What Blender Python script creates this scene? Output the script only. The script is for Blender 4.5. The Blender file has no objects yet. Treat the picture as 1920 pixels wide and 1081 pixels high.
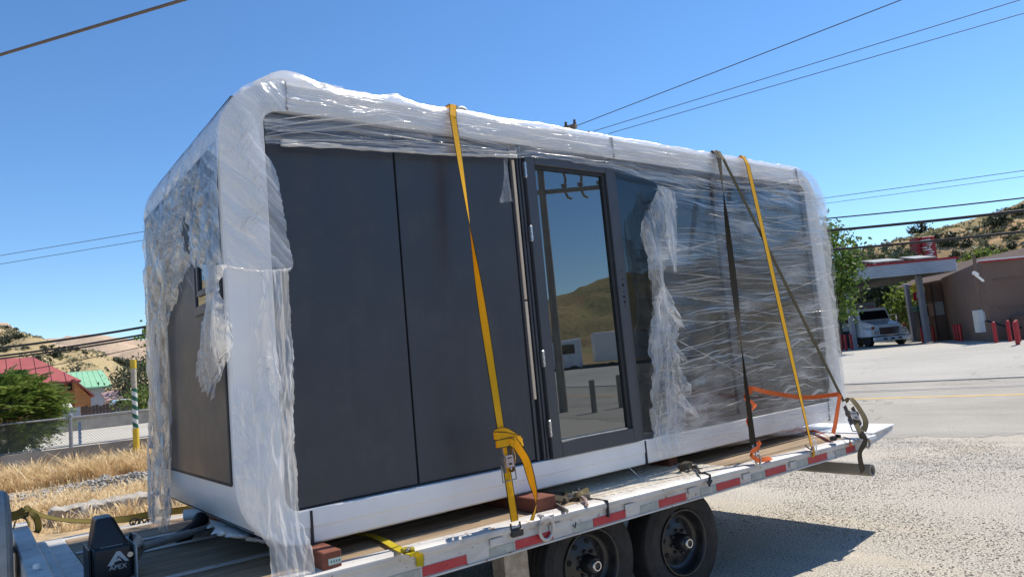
import bpy, bmesh, math, random
import numpy as np
from mathutils import Vector as V, Matrix, noise

random.seed(7)
S = bpy.context.scene
COL = S.collection
rad = math.radians

# ---------------------------------------------------------------- camera
YAW, PITCH, ROLL = rad(37.76975), rad(5.88772), rad(-5.31788)
FPX = 1324.45                       # focal length in pixels of a 1920 wide picture
CAM = V((-1.02891, -3.66907, 0.83928))
fwd = V((math.sin(YAW) * math.cos(PITCH), math.cos(YAW) * math.cos(PITCH), math.sin(PITCH)))
rt0 = V((math.cos(YAW), -math.sin(YAW), 0))
up0 = rt0.cross(fwd)
RT = rt0 * math.cos(ROLL) + up0 * math.sin(ROLL)
UP = -rt0 * math.sin(ROLL) + up0 * math.cos(ROLL)
cd = bpy.data.cameras.new('camera')
cam = bpy.data.objects.new('camera', cd)
COL.objects.link(cam)
M = Matrix((RT, UP, -fwd)).transposed().to_4x4()
M.translation = CAM
cam.matrix_world = M
cd.sensor_width = 36
cd.lens = 36 * FPX / 1920
cd.clip_start = 0.05
cd.clip_end = 6000
S.camera = cam

# ---------------------------------------------------------------- sky, sun, exposure
SUN = V((0.605, -0.012, 0.867)).normalized()
SUN_EL = math.asin(SUN.z)
SUN_AZ = math.atan2(SUN.x, SUN.y)
w = bpy.data.worlds.new('World')
S.world = w
w.use_nodes = True
nt = w.node_tree
bg = nt.nodes['Background']
sk = nt.nodes.new('ShaderNodeTexSky')
sk.sky_type = 'NISHITA'
sk.sun_disc = False
sk.sun_elevation = SUN_EL
sk.sun_rotation = SUN_AZ
sk.altitude = 1500
sk.air_density = 1.15
sk.dust_density = 0.0
sk.ozone_density = 5.0
hs_ = nt.nodes.new('ShaderNodeHueSaturation')
hs_.inputs['Saturation'].default_value = 1.13
nt.links.new(sk.outputs[0], hs_.inputs['Color'])
nt.links.new(hs_.outputs[0], bg.inputs[0])
bg.inputs[1].default_value = 0.112
sl = bpy.data.lights.new('sun', 'SUN')
sl.energy = 3.8
sl.angle = rad(0.53)
sl.color = (1.0, 0.93, 0.82)
so = bpy.data.objects.new('sun', sl)
COL.objects.link(so)
so.rotation_euler = (-SUN).to_track_quat('-Z', 'Y').to_euler()
so.location = (20, 0, 40)
S.view_settings.view_transform = 'Standard'
S.view_settings.look = 'None'
S.view_settings.gamma = 1
S.view_settings.use_curve_mapping = False
S.view_settings.exposure = 0.62
S.render.engine = 'CYCLES'
S.cycles.transparent_max_bounces = 24
S.cycles.max_bounces = 8

# ---------------------------------------------------------------- where things stand
GZ = -0.95                           # ground level; z = 0 is the underside of the house on its blocks
DZ = -0.09                           # top of the trailer deck

def ray(px, py):
    return (fwd * FPX + RT * (px - 960) - UP * (py - 540.5)).normalized()

def at(px, py, ax, v):               # the point on the plane (axis ax = v) seen at a place in the photograph
    d = ray(px, py)
    return CAM + d * ((v - CAM[ax]) / d[ax])

FH = V((math.sin(YAW), math.cos(YAW), 0))    # the filling station's axes: across and away
RH = V((math.cos(YAW), -math.sin(YAW), 0))

def dep(px, py, d):
    r = ray(px, py)
    return CAM + r * (d / r.dot(FH))

def L(u, v, z):                      # filling station coordinates
    return V((CAM.x, CAM.y, 0)) + RH * u + FH * v + V((0, 0, z))

def uof(px, py, d):
    return (dep(px, py, d) - CAM).dot(RH)

def far(px, py, D):                  # point at a horizontal distance
    r = ray(px, py)
    return CAM + r * (D / math.hypot(r.x, r.y))

def fbm(p, o=4):
    return noise.fractal(p, 1.0, 2.0, o, noise_basis='PERLIN_ORIGINAL')

# ---------------------------------------------------------------- mesh builder
class MB:
    def __init__(s):
        s.v = []; s.f = []; s.uv = None

    def add(s, vs, fs):
        n = len(s.v)
        s.v += [tuple(p) for p in vs]
        s.f += [tuple(i + n for i in f) for f in fs]
        return s

    def box(s, c, size, rot=None):
        x, y, z = (k / 2 for k in size)
        P = [V((a * x, b * y, e * z)) for a in (-1, 1) for b in (-1, 1) for e in (-1, 1)]
        if rot is not None:
            P = [rot @ p for p in P]
        c = V(c)
        return s.add([p + c for p in P], [(0, 1, 3, 2), (4, 6, 7, 5), (0, 4, 5, 1), (2, 3, 7, 6), (0, 2, 6, 4), (1, 5, 7, 3)])

    def bx(s, x0, x1, y0, y1, z0, z1):
        return s.box(((x0 + x1) / 2, (y0 + y1) / 2, (z0 + z1) / 2), (x1 - x0, y1 - y0, z1 - z0))

    def hexa(s, b, t):               # two quads (bottom, top), same order
        return s.add(list(b) + list(t), [(3, 2, 1, 0), (4, 5, 6, 7), (0, 1, 5, 4), (1, 2, 6, 5), (2, 3, 7, 6), (3, 0, 4, 7)])

    def prism(s, poly, off):         # planar polygon and its extrusion vector
        n = len(poly); off = V(off)
        P = [V(p) for p in poly]
        return s.add(P + [p + off for p in P], [tuple(range(n))[::-1], tuple(range(n, 2 * n))] + [(i, (i + 1) % n, n + (i + 1) % n, n + i) for i in range(n)])

    def tube(s, pts, r, n=8, caps=True, closed=False):
        P = [V(p) for p in pts]
        m = len(P); rings = []; prev = None
        for i in range(m):
            if closed:
                t = P[(i + 1) % m] - P[i - 1]
            else:
                t = P[min(i + 1, m - 1)] - P[max(i - 1, 0)]
            if t.length < 1e-9:
                t = V((0, 0, 1))
            t.normalize()
            if prev is None:
                a = t.cross(V((0, 0, 1)))
                if a.length < .1:
                    a = t.cross(V((0, 1, 0)))
            else:
                a = prev - t * prev.dot(t)
            a.normalize(); prev = a
            b = t.cross(a)
            rr = r[i] if hasattr(r, '__len__') else r
            rings.append([P[i] + (a * math.cos(2 * math.pi * k / n) + b * math.sin(2 * math.pi * k / n)) * rr for k in range(n)])
        fs = []
        for i in range(m if closed else m - 1):
            j = (i + 1) % m
            for k in range(n):
                fs.append((i * n + k, i * n + (k + 1) % n, j * n + (k + 1) % n, j * n + k))
        if caps and not closed:
            fs += [tuple(range(n))[::-1], tuple((m - 1) * n + k for k in range(n))]
        return s.add([p for q in rings for p in q], fs)

    def cyl(s, a, b, r, n=12, r2=None):
        return s.tube([a, b], [r, r if r2 is None else r2], n)

    def lathe(s, prof, o, ax, n=24, caps=True):   # prof: (radius, along axis)
        ax = V(ax).normalized(); o = V(o)
        a = ax.cross(V((0, 0, 1)))
        if a.length < .1:
            a = ax.cross(V((1, 0, 0)))
        a.normalize(); b = ax.cross(a)
        vs = []; fs = []; m = len(prof)
        for (r, h) in prof:
            for k in range(n):
                t = 2 * math.pi * k / n
                vs.append(o + ax * h + (a * math.cos(t) + b * math.sin(t)) * r)
        for i in range(m - 1):
            for k in range(n):
                fs.append((i * n + k, i * n + (k + 1) % n, (i + 1) * n + (k + 1) % n, (i + 1) * n + k))
        if caps:
            fs += [tuple(range(n))[::-1], tuple((m - 1) * n + k for k in range(n))]
        return s.add(vs, fs)

    def grid(s, fn, nu, nv, uvf=None):
        n0 = len(s.v)
        for j in range(nv + 1):
            for i in range(nu + 1):
                s.v.append(tuple(fn(i / nu, j / nv)))
        if uvf is not None:
            s.uv = s.uv or []
            s.uv += [uvf(i / nu, j / nv) for j in range(nv + 1) for i in range(nu + 1)]
        for j in range(nv):
            for i in range(nu):
                a = n0 + j * (nu + 1) + i
                s.f.append((a, a + 1, a + nu + 2, a + nu + 1))
        return s

    def build(s, name, mat, parent=None, bevel=0, smooth=False, loc=None, seg=1):
        me = bpy.data.meshes.new(name)
        if parent is not None:
            base = parent.matrix_world.translation if False else ORG[parent.name]
        elif loc is not None:
            base = V(loc)
        else:
            a = np.array(s.v)
            base = V(((a[:, 0].min() + a[:, 0].max()) / 2, (a[:, 1].min() + a[:, 1].max()) / 2, a[:, 2].min()))
        me.from_pydata([(p[0] - base.x, p[1] - base.y, p[2] - base.z) for p in s.v], [], s.f)
        if s.uv:
            l = me.uv_layers.new(name='UVMap')
            idx = np.empty(len(me.loops), dtype=np.int32)
            me.loops.foreach_get('vertex_index', idx)
            uv = np.array(s.uv, dtype=np.float32)[idx]
            l.data.foreach_set('uv', uv.ravel())
        if not s.uv or bevel:
            bm = bmesh.new(); bm.from_mesh(me)
            bmesh.ops.recalc_face_normals(bm, faces=bm.faces)
            if bevel:
                ed = [e for e in bm.edges if len(e.link_faces) == 2 and e.calc_face_angle(0) > .5]
                bmesh.ops.bevel(bm, geom=ed, offset=bevel, segments=seg, affect='EDGES', profile=.6, clamp_overlap=True)
            bm.to_mesh(me); bm.free()
        if smooth:
            me.polygons.foreach_set('use_smooth', [True] * len(me.polygons))
            if smooth != 'all':
                me.set_sharp_from_angle(angle=rad(38))
        me.materials.append(mat)
        o = bpy.data.objects.new(name, me)
        COL.objects.link(o)
        if parent is not None:
            o.parent = parent
        else:
            o.location = base
        ORG[o.name] = base
        return o

ORG = {}

def tag(o, label, cat, group=None, kind=None):
    o['label'] = label
    o['category'] = cat
    if group: o['group'] = group
    if kind: o['kind'] = kind
    return o

def thing(name, label, cat, loc, group=None):
    o = bpy.data.objects.new(name, None)
    COL.objects.link(o)
    o.location = loc
    o.empty_display_size = .2
    ORG[o.name] = V(loc)
    return tag(o, label, cat, group)

def struct(o):
    o['kind'] = 'structure'
    return o

def stuff(o, label=None, cat=None):
    o['kind'] = 'stuff'
    if label: o['label'] = label
    if cat: o['category'] = cat
    return o

def copy_tree(src, loc, rotz=0, label=None, scale=None):
    r = src.copy(); COL.objects.link(r)
    r.location = loc; r.rotation_euler = (0, 0, rotz)
    if scale: r.scale = scale
    if label: r['label'] = label
    def kids(a, b):
        for ch in list(a.children):
            c = ch.copy(); COL.objects.link(c); c.parent = b
            kids(ch, c)
    kids(src, r)
    return r

def text(body, name, mat, parent, origin, xdir, ydir, size, depth=.002, align='CENTER', shear=0):
    cu = bpy.data.curves.new(name, 'FONT')
    cu.body = body; cu.size = size; cu.align_x = align; cu.align_y = 'CENTER'; cu.extrude = depth / 2
    cu.resolution_u = 3; cu.shear = shear
    o = bpy.data.objects.new(name, cu); COL.objects.link(o)
    dg = bpy.context.evaluated_depsgraph_get()
    me = bpy.data.meshes.new_from_object(o.evaluated_get(dg))
    bpy.data.objects.remove(o)
    x = V(xdir).normalized(); y = V(ydir).normalized(); z = x.cross(y)
    m = Matrix((x, y, z)).transposed().to_4x4(); m.translation = V(origin) - ORG[parent.name]
    me.transform(m)
    me.materials.clear(); me.materials.append(mat)
    o = bpy.data.objects.new(name, me); COL.objects.link(o); o.parent = parent
    ORG[o.name] = ORG[parent.name]
    return o

# ---------------------------------------------------------------- materials
class NT:
    def __init__(s, name):
        s.m = bpy.data.materials.new(name); s.m.use_nodes = True
        s.t = s.m.node_tree
        s.t.nodes.clear()
        s.out = s.t.nodes.new('ShaderNodeOutputMaterial')

    def n(s, typ, **kw):
        nd = s.t.nodes.new('ShaderNode' + typ)
        ins = kw.pop('i', {})
        for k, v in kw.items():
            setattr(nd, k, v)
        for k, v in ins.items():
            if isinstance(v, bpy.types.NodeSocket):
                s.t.links.new(v, nd.inputs[k])
            else:
                nd.inputs[k].default_value = v
        return nd

    def ramp(s, fac, stops, interp='LINEAR'):
        r = s.n('ValToRGB', i={'Fac': fac})
        r.color_ramp.interpolation = interp
        el = r.color_ramp.elements
        while len(el) < len(stops):
            el.new(.5)
        for e, (p, c) in zip(el, stops):
            e.position = p
            e.color = (c, c, c, 1) if not hasattr(c, '__len__') else (*c[:3], 1)
        return r.outputs[0]

    def noise(s, vec, scale, detail=3, rough=.55, dist=0):
        return s.n('TexNoise', i={'Vector': vec, 'Scale': scale, 'Detail': detail, 'Roughness': rough, 'Distortion': dist}).outputs[0]

    def mapping(s, vec, scale=(1, 1, 1), rot=(0, 0, 0), loc=(0, 0, 0)):
        return s.n('Mapping', i={'Vector': vec, 'Scale': scale, 'Rotation': rot, 'Location': loc}).outputs[0]

    def mixc(s, fac, a, b, mode='MIX'):
        nd = s.n('Mix', data_type='RGBA', blend_type=mode)
        for k, v in ((0, fac), (6, a), (7, b)):
            if isinstance(v, bpy.types.NodeSocket):
                s.t.links.new(v, nd.inputs[k])
            elif k == 0:
                nd.inputs[0].default_value = v
            else:
                nd.inputs[k].default_value = (*v[:3], 1)
        return nd.outputs[2]

    def math(s, op, a, b=0, clamp=False):
        return s.n('Math', operation=op, use_clamp=clamp, i={0: a, 1: b}).outputs[0]

    def bump(s, h, strength, dist=.01):
        return s.n('Bump', i={'Height': h, 'Strength': strength, 'Distance': dist}).outputs[0]

    def done(s, sh):
        s.t.links.new(sh, s.out.inputs[0]); return s.m

def pm(name, col, rough=.6, metal=0, var=.18, vs=6, bump=.15, bs=60, bd=.004, dirt=None, dirt_amt=.5, ds=3, spec=.5, stretch=(1, 1, 1), fleck=None):
    t = NT(name)
    co = t.n('TexCoord').outputs['Object']
    mp = t.mapping(co, stretch)
    a = t.noise(mp, vs, 5, .6)
    lo = tuple(c * (1 - var) for c in col); hi = tuple(min(1, c * (1 + var)) for c in col)
    c = t.ramp(a, [(.3, lo), (.7, hi)])
    if dirt:
        dn = t.noise(mp, ds, 6, .65, .4)
        c = t.mixc(t.ramp(dn, [(.48, 0), (.75, dirt_amt)]), c, dirt)
    if fleck:
        fn = t.noise(co, fleck[1], 2, .5)
        c = t.mixc(t.ramp(fn, [(fleck[2], 0), (fleck[2] + .06, 1)]), c, fleck[0])
    b = t.noise(mp, bs, 4, .6)
    r = t.ramp(t.noise(mp, vs * 1.7, 4), [(.3, max(.02, rough - .1)), (.7, min(1, rough + .1))])
    p = t.n('BsdfPrincipled', i={'Base Color': c, 'Roughness': r, 'Metallic': metal, 'Specular IOR Level': spec, 'Normal': t.bump(b, bump, bd)})
    return t.done(p.outputs[0])

def film(name, base, amp, tint=(.88, .86, .83), su=.7, sv=22, gloss=.22, bump=.5, fold=1.0, lo=.42, hi=.72, cover=.25, pw=1.0):
    # stretch film: clear plastic whose wrinkles and layers turn it milky; u runs along the pull
    t = NT(name)
    uv = t.n('TexCoord').outputs['UV']
    warp = t.noise(t.mapping(uv, (1.2, 1.2, 1)), 1.0, 2)
    uvw = t.n('VectorMath', operation='ADD', i={0: uv, 1: t.n('CombineXYZ', i={0: 0.0, 1: t.math('MULTIPLY', warp, .35 * fold)}).outputs[0]}).outputs[0]
    s1 = t.noise(t.mapping(uvw, (su, sv, 1)), 1, 6, .68)
    s2 = t.noise(t.mapping(uvw, (su * 1.6, sv * .33, 1), loc=(3, 7, 0)), 1, 4, .6, .3)
    s3 = t.noise(t.mapping(uvw, (su * .8, sv * 3.3, 1), (0, 0, .07), (5, 1, 0)), 1, 3, .6)
    st = t.math('ADD', t.math('MULTIPLY', t.ramp(s1, [(lo, 0), (hi, 1)]), .6), t.math('MULTIPLY', t.ramp(s2, [(lo - .04, 0), (hi + .06, 1)]), .7))
    thin = t.ramp(s3, [(.60, 0), (.68, 1)])
    big = t.ramp(t.noise(t.mapping(uvw, (su * 1.1, sv * .16, 1), loc=(9, 2, 0)), 1, 3, .6), [(.36, 1 - cover), (.62, 1.15)])
    st = t.math('POWER', t.math('MULTIPLY', st, big), pw)
    fac = t.math('ADD', base, t.math('MULTIPLY', st, amp))
    fac = t.math('ADD', fac, t.math('MULTIPLY', thin, amp * .7), True)
    fac = t.math('MINIMUM', fac, .97)
    h = t.math('ADD', t.math('MULTIPLY', s1, .7), t.math('MULTIPLY', s2, 1.2))
    nm = t.bump(h, bump, .02)
    d = t.n('BsdfDiffuse', i={'Color': (*tint, 1), 'Normal': nm})
    tr = t.n('BsdfTranslucent', i={'Color': (*tint, 1), 'Normal': nm})
    body = t.n('MixShader', i={0: .42, 1: d.outputs[0], 2: tr.outputs[0]})
    clear = t.n('BsdfTransparent', i={'Color': (.96, .965, .97, 1)})
    mix = t.n('MixShader', i={0: fac, 1: clear.outputs[0], 2: body.outputs[0]})
    gl = t.n('BsdfGlossy', i={'Color': (1, 1, 1, 1), 'Roughness': .13, 'Normal': nm})
    ge = t.n('NewGeometry')
    cs = t.math('ABSOLUTE', t.n('VectorMath', operation='DOT_PRODUCT', i={0: ge.outputs['Incoming'], 1: ge.outputs['Normal']}).outputs['Value'])
    fr = t.math('ADD', .025, t.math('MULTIPLY', t.math('POWER', t.math('SUBTRACT', 1.0, cs, True), 4.5), .35))
    gf = t.math('ADD', fr, t.math('MULTIPLY', fac, gloss * .3), True)
    o = t.n('MixShader', i={0: gf, 1: mix.outputs[0], 2: gl.outputs[0]})
    return t.done(o.outputs[0])

def webbing(name, col, edge, rough=.75):
    t = NT(name)
    uv = t.n('TexCoord').outputs['UV']
    sx = t.n('SeparateXYZ', i={0: uv})
    e = t.ramp(sx.outputs[0], [(0, 1), (.07, 1), (.10, 0), (.90, 0), (.93, 1), (1, 1)])
    wv = t.n('TexWave', bands_direction='Y', i={'Vector': t.mapping(uv, (1, 1, 1)), 'Scale': 55.0, 'Distortion': 1.0})
    n = t.noise(t.mapping(uv, (1, 9, 1)), 2, 5)
    c = t.mixc(t.ramp(n, [(.3, 0), (.75, .55)]), col, tuple(k * .72 for k in col))
    c = t.mixc(e, c, edge)
    p = t.n('BsdfPrincipled', i={'Base Color': c, 'Roughness': rough, 'Normal': t.bump(wv.outputs[0], .25, .002)})
    tr = t.n('BsdfTranslucent', i={'Color': c})
    return t.done(t.n('MixShader', i={0: .38, 1: p.outputs[0], 2: tr.outputs[0]}).outputs[0])

def ground_mat():
    t = NT('gravel_lot')
    co = t.n('TexCoord').outputs['Object']
    big = t.noise(co, .22, 5, .6, .5)
    mid = t.noise(co, 1.3, 6, .65)
    trk = t.noise(t.mapping(co, (2.2, .35, 1), (0, 0, .5)), 1.0, 4, .6)
    v1 = t.n('TexVoronoi', i={'Vector': co, 'Scale': 42.0, 'Randomness': 1.0})
    v2 = t.n('TexVoronoi', i={'Vector': co, 'Scale': 105.0})
    fine = t.noise(co, 60, 4, .7)
    sand = t.ramp(t.math('ADD', t.math('MULTIPLY', mid, .6), t.math('MULTIPLY', fine, .4)), [(.36, (.41, .345, .26)), (.64, (.64, .565, .45))])
    grav = t.ramp(fine, [(.37, (.09, .078, .062)), (.48, (.39, .355, .30)), (.62, (.65, .605, .52))])
    f = t.math('ADD', t.math('MULTIPLY', big, .7), t.math('MULTIPLY', trk, .5))
    c = t.mixc(t.ramp(f, [(.45, .05), (.60, .95)]), sand, grav)
    st = t.ramp(v1.outputs['Distance'], [(.05, 1), (.28, 0)])
    sc = t.n('SeparateColor', i={0: v1.outputs['Color']})
    pick = t.ramp(sc.outputs[0], [(.40, 0), (.44, 1)])
    stc = t.ramp(sc.outputs[1], [(0, (.10, .085, .07)), (.5, (.33, .28, .22)), (1, (.66, .59, .49))])
    c = t.mixc(t.math('MULTIPLY', st, pick), c, stc)
    sc2 = t.n('SeparateColor', i={0: v2.outputs['Color']})
    c = t.mixc(t.math('MULTIPLY', t.ramp(v2.outputs['Distance'], [(.1, 1), (.4, 0)]), t.ramp(sc2.outputs[0], [(.5, 0), (.53, .9)])), c, t.ramp(sc2.outputs[1], [(0, (.14, .125, .11)), (1, (.6, .55, .47))]))
    h = t.math('ADD', t.math('MULTIPLY', fine, .5), t.math('ADD', t.math('MULTIPLY', t.math('MULTIPLY', st, pick), .9), t.math('MULTIPLY', mid, 1.2)))
    p = t.n('BsdfPrincipled', i={'Base Color': c, 'Roughness': .95, 'Specular IOR Level': .15, 'Normal': t.bump(h, .6, .02)})
    return t.done(p.outputs[0])

def asphalt_mat(name, lo, hi, crack=.8, scale=1.0):
    t = NT(name)
    co = t.n('TexCoord').outputs['Object']
    a = t.noise(co, .35 * scale, 5, .6, .3)
    f = t.noise(co, 45, 3, .7)
    c = t.ramp(a, [(.3, lo), (.7, hi)])
    c = t.mixc(t.ramp(f, [(.34, .6), (.48, 0)]), c, tuple(k * .45 for k in lo))
    c = t.mixc(t.ramp(f, [(.58, 0), (.72, .3)]), c, tuple(min(1, k * 1.4) for k in hi))
    wv = t.n('VectorMath', operation='ADD', i={0: co, 1: t.n('VectorMath', operation='SCALE', i={0: t.n('TexNoise', i={'Vector': co, 'Scale': .9, 'Detail': 4}).outputs['Color'], 3: 1.6}).outputs[0]}).outputs[0]
    vo = t.n('TexVoronoi', feature='DISTANCE_TO_EDGE', i={'Vector': t.mapping(wv, (.3, .3, .3)), 'Scale': 1.0})
    cr = t.math('MULTIPLY', t.ramp(vo.outputs['Distance'], [(0, 1), (.011, 0)]), t.ramp(t.noise(co, .5, 2), [(.45, 0), (.6, crack)]))
    c = t.mixc(cr, c, tuple(k * .35 for k in lo))
    tr = t.noise(t.mapping(co, (1.5, .12, 1), (0, 0, .6)), 1.2, 4, .6)
    c = t.mixc(t.ramp(tr, [(.5, 0), (.8, .3)]), c, tuple(k * .6 for k in lo))
    p = t.n('BsdfPrincipled', i={'Base Color': c, 'Roughness': .9, 'Specular IOR Level': .2, 'Normal': t.bump(f, .3, .006)})
    return t.done(p.outputs[0])

def hill_mat(name, a, b, c3, sc=.02):
    t = NT(name)
    co = t.n('TexCoord').outputs['Object']
    n1 = t.noise(co, sc, 6, .62, .6)
    n2 = t.noise(co, sc * 6, 6, .7)
    n3 = t.noise(co, sc * 30, 4, .7)
    c = t.ramp(n1, [(.32, a), (.62, b)])
    c = t.mixc(t.ramp(n2, [(.52, 0), (.66, .75)]), c, c3)
    c = t.mixc(t.ramp(n3, [(.3, .4), (.55, 0)]), c, tuple(k * .55 for k in c3))
    p = t.n('BsdfPrincipled', i={'Base Color': c, 'Roughness': 1.0, 'Specular IOR Level': .05, 'Normal': t.bump(n3, .5, .6)})
    return t.done(p.outputs[0])

def leaf_mat(name, a, b, c, trans=.35):
    t = NT(name)
    gi = t.n('ObjectInfo').outputs['Random']
    co = t.n('TexCoord').outputs['Object']
    n = t.noise(co, 3.1, 4, .7)
    n2 = t.n('TexWhiteNoise', noise_dimensions='3D', i={0: t.n('VectorMath', operation='SNAP', i={0: co, 1: (.11, .11, .11)}).outputs[0]}).outputs[0]
    f = t.math('ADD', t.math('MULTIPLY', n, .6), t.math('MULTIPLY', n2, .4))
    col = t.ramp(f, [(.25, a), (.5, b), (.75, c)])
    d = t.n('BsdfPrincipled', i={'Base Color': col, 'Roughness': .55, 'Specular IOR Level': .4})
    tr = t.n('BsdfTranslucent', i={'Color': col})
    return t.done(t.n('MixShader', i={0: trans, 1: d.outputs[0], 2: tr.outputs[0]}).outputs[0])

def grass_mat():
    t = NT('dry_grass_blades')
    uv = t.n('TexCoord').outputs['UV']
    s = t.n('SeparateXYZ', i={0: uv})
    col = t.ramp(s.outputs[0], [(0, (.46, .29, .13)), (.3, (.66, .48, .25)), (.65, (.82, .66, .40)), (1, (.88, .77, .54))])
    d = t.n('BsdfPrincipled', i={'Base Color': col, 'Roughness': .7, 'Specular IOR Level': .25})
    tr = t.n('BsdfTranslucent', i={'Color': col})
    return t.done(t.n('MixShader', i={0: .35, 1: d.outputs[0], 2: tr.outputs[0]}).outputs[0])

def glass_mat(name, tint=(.02, .026, .028), refl=.22, trans=.25, fk=.75):
    t = NT(name)
    d = t.n('BsdfDiffuse', i={'Color': (*tint, 1)})
    tp = t.n('BsdfTransparent', i={'Color': (.35, .4, .42, 1)})
    b = t.n('MixShader', i={0: trans, 1: d.outputs[0], 2: tp.outputs[0]})
    g = t.n('BsdfGlossy', i={'Color': (.92, .97, 1, 1), 'Roughness': .003})
    fr = t.n('Fresnel', i={'IOR': 1.5})
    f = t.math('ADD', t.math('MULTIPLY', fr.outputs[0], fk), refl, True)
    return t.done(t.n('MixShader', i={0: f, 1: b.outputs[0], 2: g.outputs[0]}).outputs[0])

def wood_mat(name, a, b, rough=.75, ax=(1.2, 26, 26), dirt=None):
    t = NT(name)
    co = t.n('TexCoord').outputs['Object']
    rnd = t.n('ObjectInfo').outputs['Random']
    sh = t.n('VectorMath', operation='ADD', i={0: co, 1: t.n('CombineXYZ', i={0: t.math('MULTIPLY', rnd, 40), 1: 0.0, 2: 0.0}).outputs[0]}).outputs[0]
    n = t.noise(t.mapping(sh, ax), 1, 6, .65, .6)
    n2 = t.noise(sh, 2.2, 4, .6)
    c = t.ramp(n, [(.3, a), (.7, b)])
    c = t.mixc(t.ramp(n2, [(.4, 0), (.75, .45)]), c, dirt or tuple(k * .5 for k in a))
    c = t.mixc(t.math('MULTIPLY', rnd, .3), c, tuple(k * .75 for k in b))
    p = t.n('BsdfPrincipled', i={'Base Color': c, 'Roughness': rough, 'Specular IOR Level': .3, 'Normal': t.bump(n, .4, .003)})
    return t.done(p.outputs[0])

def panel_mat():
    t = NT('anthracite_panel')
    co = t.n('TexCoord').outputs['Object']
    a = t.noise(co, 1.1, 5, .6)
    dg = t.noise(t.mapping(co, (5, 1, .9), (0, .38, 0)), 1, 4, .6, .3)
    du = t.noise(co, 5, 6, .7)
    sp = t.noise(co, 90, 2, .5)
    c = t.ramp(a, [(.3, (.033, .037, .046)), (.7, (.042, .046, .056))])
    c = t.mixc(t.ramp(dg, [(.44, 0), (.66, .35)]), c, (.060, .064, .074))  # lighter diagonal streaks in the colour stand in for reflections on the panel
    c = t.mixc(t.ramp(du, [(.5, 0), (.8, .45)]), c, (.085, .084, .082))
    c = t.mixc(t.ramp(sp, [(.70, 0), (.76, .35)]), c, (.15, .145, .135))
    r = t.ramp(t.math('ADD', t.math('MULTIPLY', dg, .6), t.math('MULTIPLY', du, .4)), [(.35, .30), (.65, .52)])
    p = t.n('BsdfPrincipled', i={'Base Color': c, 'Roughness': r, 'Normal': t.bump(t.noise(co, 2.2, 3), .05, .02)})
    return t.done(p.outputs[0])

MT = {}
MT['white'] = pm('white_painted_steel', (.84, .825, .80), .38, var=.035, vs=2, bump=.05, bs=30, dirt=(.5, .47, .42), dirt_amt=.16, ds=5)
MT['gasket'] = pm('black_rubber', (.018, .018, .02), .6, var=.2)
MT['panel'] = panel_mat()
MT['panel2'] = pm('anthracite_frame', (.055, .058, .068), .42, var=.06, vs=3, bump=.03)
MT['interior'] = pm('dark_interior', (.03, .03, .032), .9, var=.2)
MT['glass'] = glass_mat('tinted_glass', (.016, .021, .021), .17, .25)
MT['glassd'] = glass_mat('dark_window_glass', (.010, .013, .014), .05, .2, .40)
MT['silver'] = pm('bright_metal', (.62, .62, .62), .32, 1, var=.1, vs=20, bump=.1)
MT['alu'] = pm('weathered_white_rail', (.54, .52, .49), .5, .1, var=.10, vs=5, bump=.15, bs=35, dirt=(.30, .25, .20), dirt_amt=.6, ds=6, stretch=(.7, 1, 2.2), fleck=((.24, .15, .09), 26, .66))
MT['whiteplate'] = pm('white_plate', (.80, .81, .83), .4, 0, var=.03, vs=3, bump=.03)
MT['wood'] = wood_mat('deck_board', (.15, .105, .066), (.44, .32, .20), dirt=(.08, .06, .045))
MT['tread'] = pm('worn_tread_plate', (.66, .60, .50), .5, .2, var=.15, vs=6, bump=.1, dirt=(.42, .35, .26), dirt_amt=.6, ds=4)
MT['rubber'] = pm('tyre_rubber', (.013, .013, .014), .75, var=.25, vs=9, bump=.1, bs=90, dirt=(.06, .055, .05), dirt_amt=.25, ds=4)
MT['rubberdust'] = pm('dusty_tyre_rubber', (.38, .36, .33), .85, var=.3, vs=7, bump=.2, bs=70)
MT['rim'] = pm('black_wheel', (.016, .016, .018), .34, var=.2, vs=12, bump=.05, dirt=(.07, .065, .055), dirt_amt=.4, ds=9)
MT['black'] = pm('black_plastic', (.016, .016, .019), .4, var=.2, vs=10, bump=.08)
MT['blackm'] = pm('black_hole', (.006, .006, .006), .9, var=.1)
MT['steel'] = pm('grimy_steel', (.30, .28, .25), .45, .8, var=.25, vs=25, bump=.2, dirt=(.16, .10, .06), dirt_amt=.5, ds=12)
MT['brass'] = pm('zinc_plated_buckle', (.50, .38, .34), .4, .6, var=.2, vs=30, bump=.2)
MT['darksteel'] = pm('dark_frame_steel', (.05, .05, .052), .6, .3, var=.2, vs=8, bump=.1)
MT['redtape'] = pm('red_reflective_tape', (.42, .022, .035), .35, var=.12, vs=14, bump=.12, bs=220, bd=.001, dirt=(.30, .10, .09), dirt_amt=.4, ds=14)
MT['greytape'] = pm('grey_reflective_tape', (.30, .33, .31), .32, .1, var=.12, vs=14, bump=.12, bs=220, bd=.001, dirt=(.55, .53, .5), dirt_amt=.6, ds=16)
MT['block'] = wood_mat('red_stained_block', (.13, .042, .026), (.25, .088, .054), .8, (14, 3, 14), dirt=(.07, .03, .02))
MT['tagpaper'] = pm('pale_green_tag', (.45, .55, .50), .6, var=.1)
MT['ink'] = pm('dark_ink', (.03, .03, .04), .7, var=.05)
MT['logo'] = pm('white_print', (.62, .62, .60), .5, var=.05)
MT['laths'] = wood_mat('pale_timber_lath', (.66, .51, .36), (.86, .72, .55), .7, (26, 26, 1.2), dirt=(.6, .46, .3))
MT['yel'] = webbing('yellow_webbing', (.98, .56, .006), (.035, .025, .012))
MT['yeld'] = webbing('old_yellow_webbing', (.23, .18, .03), (.10, .08, .02))
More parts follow.
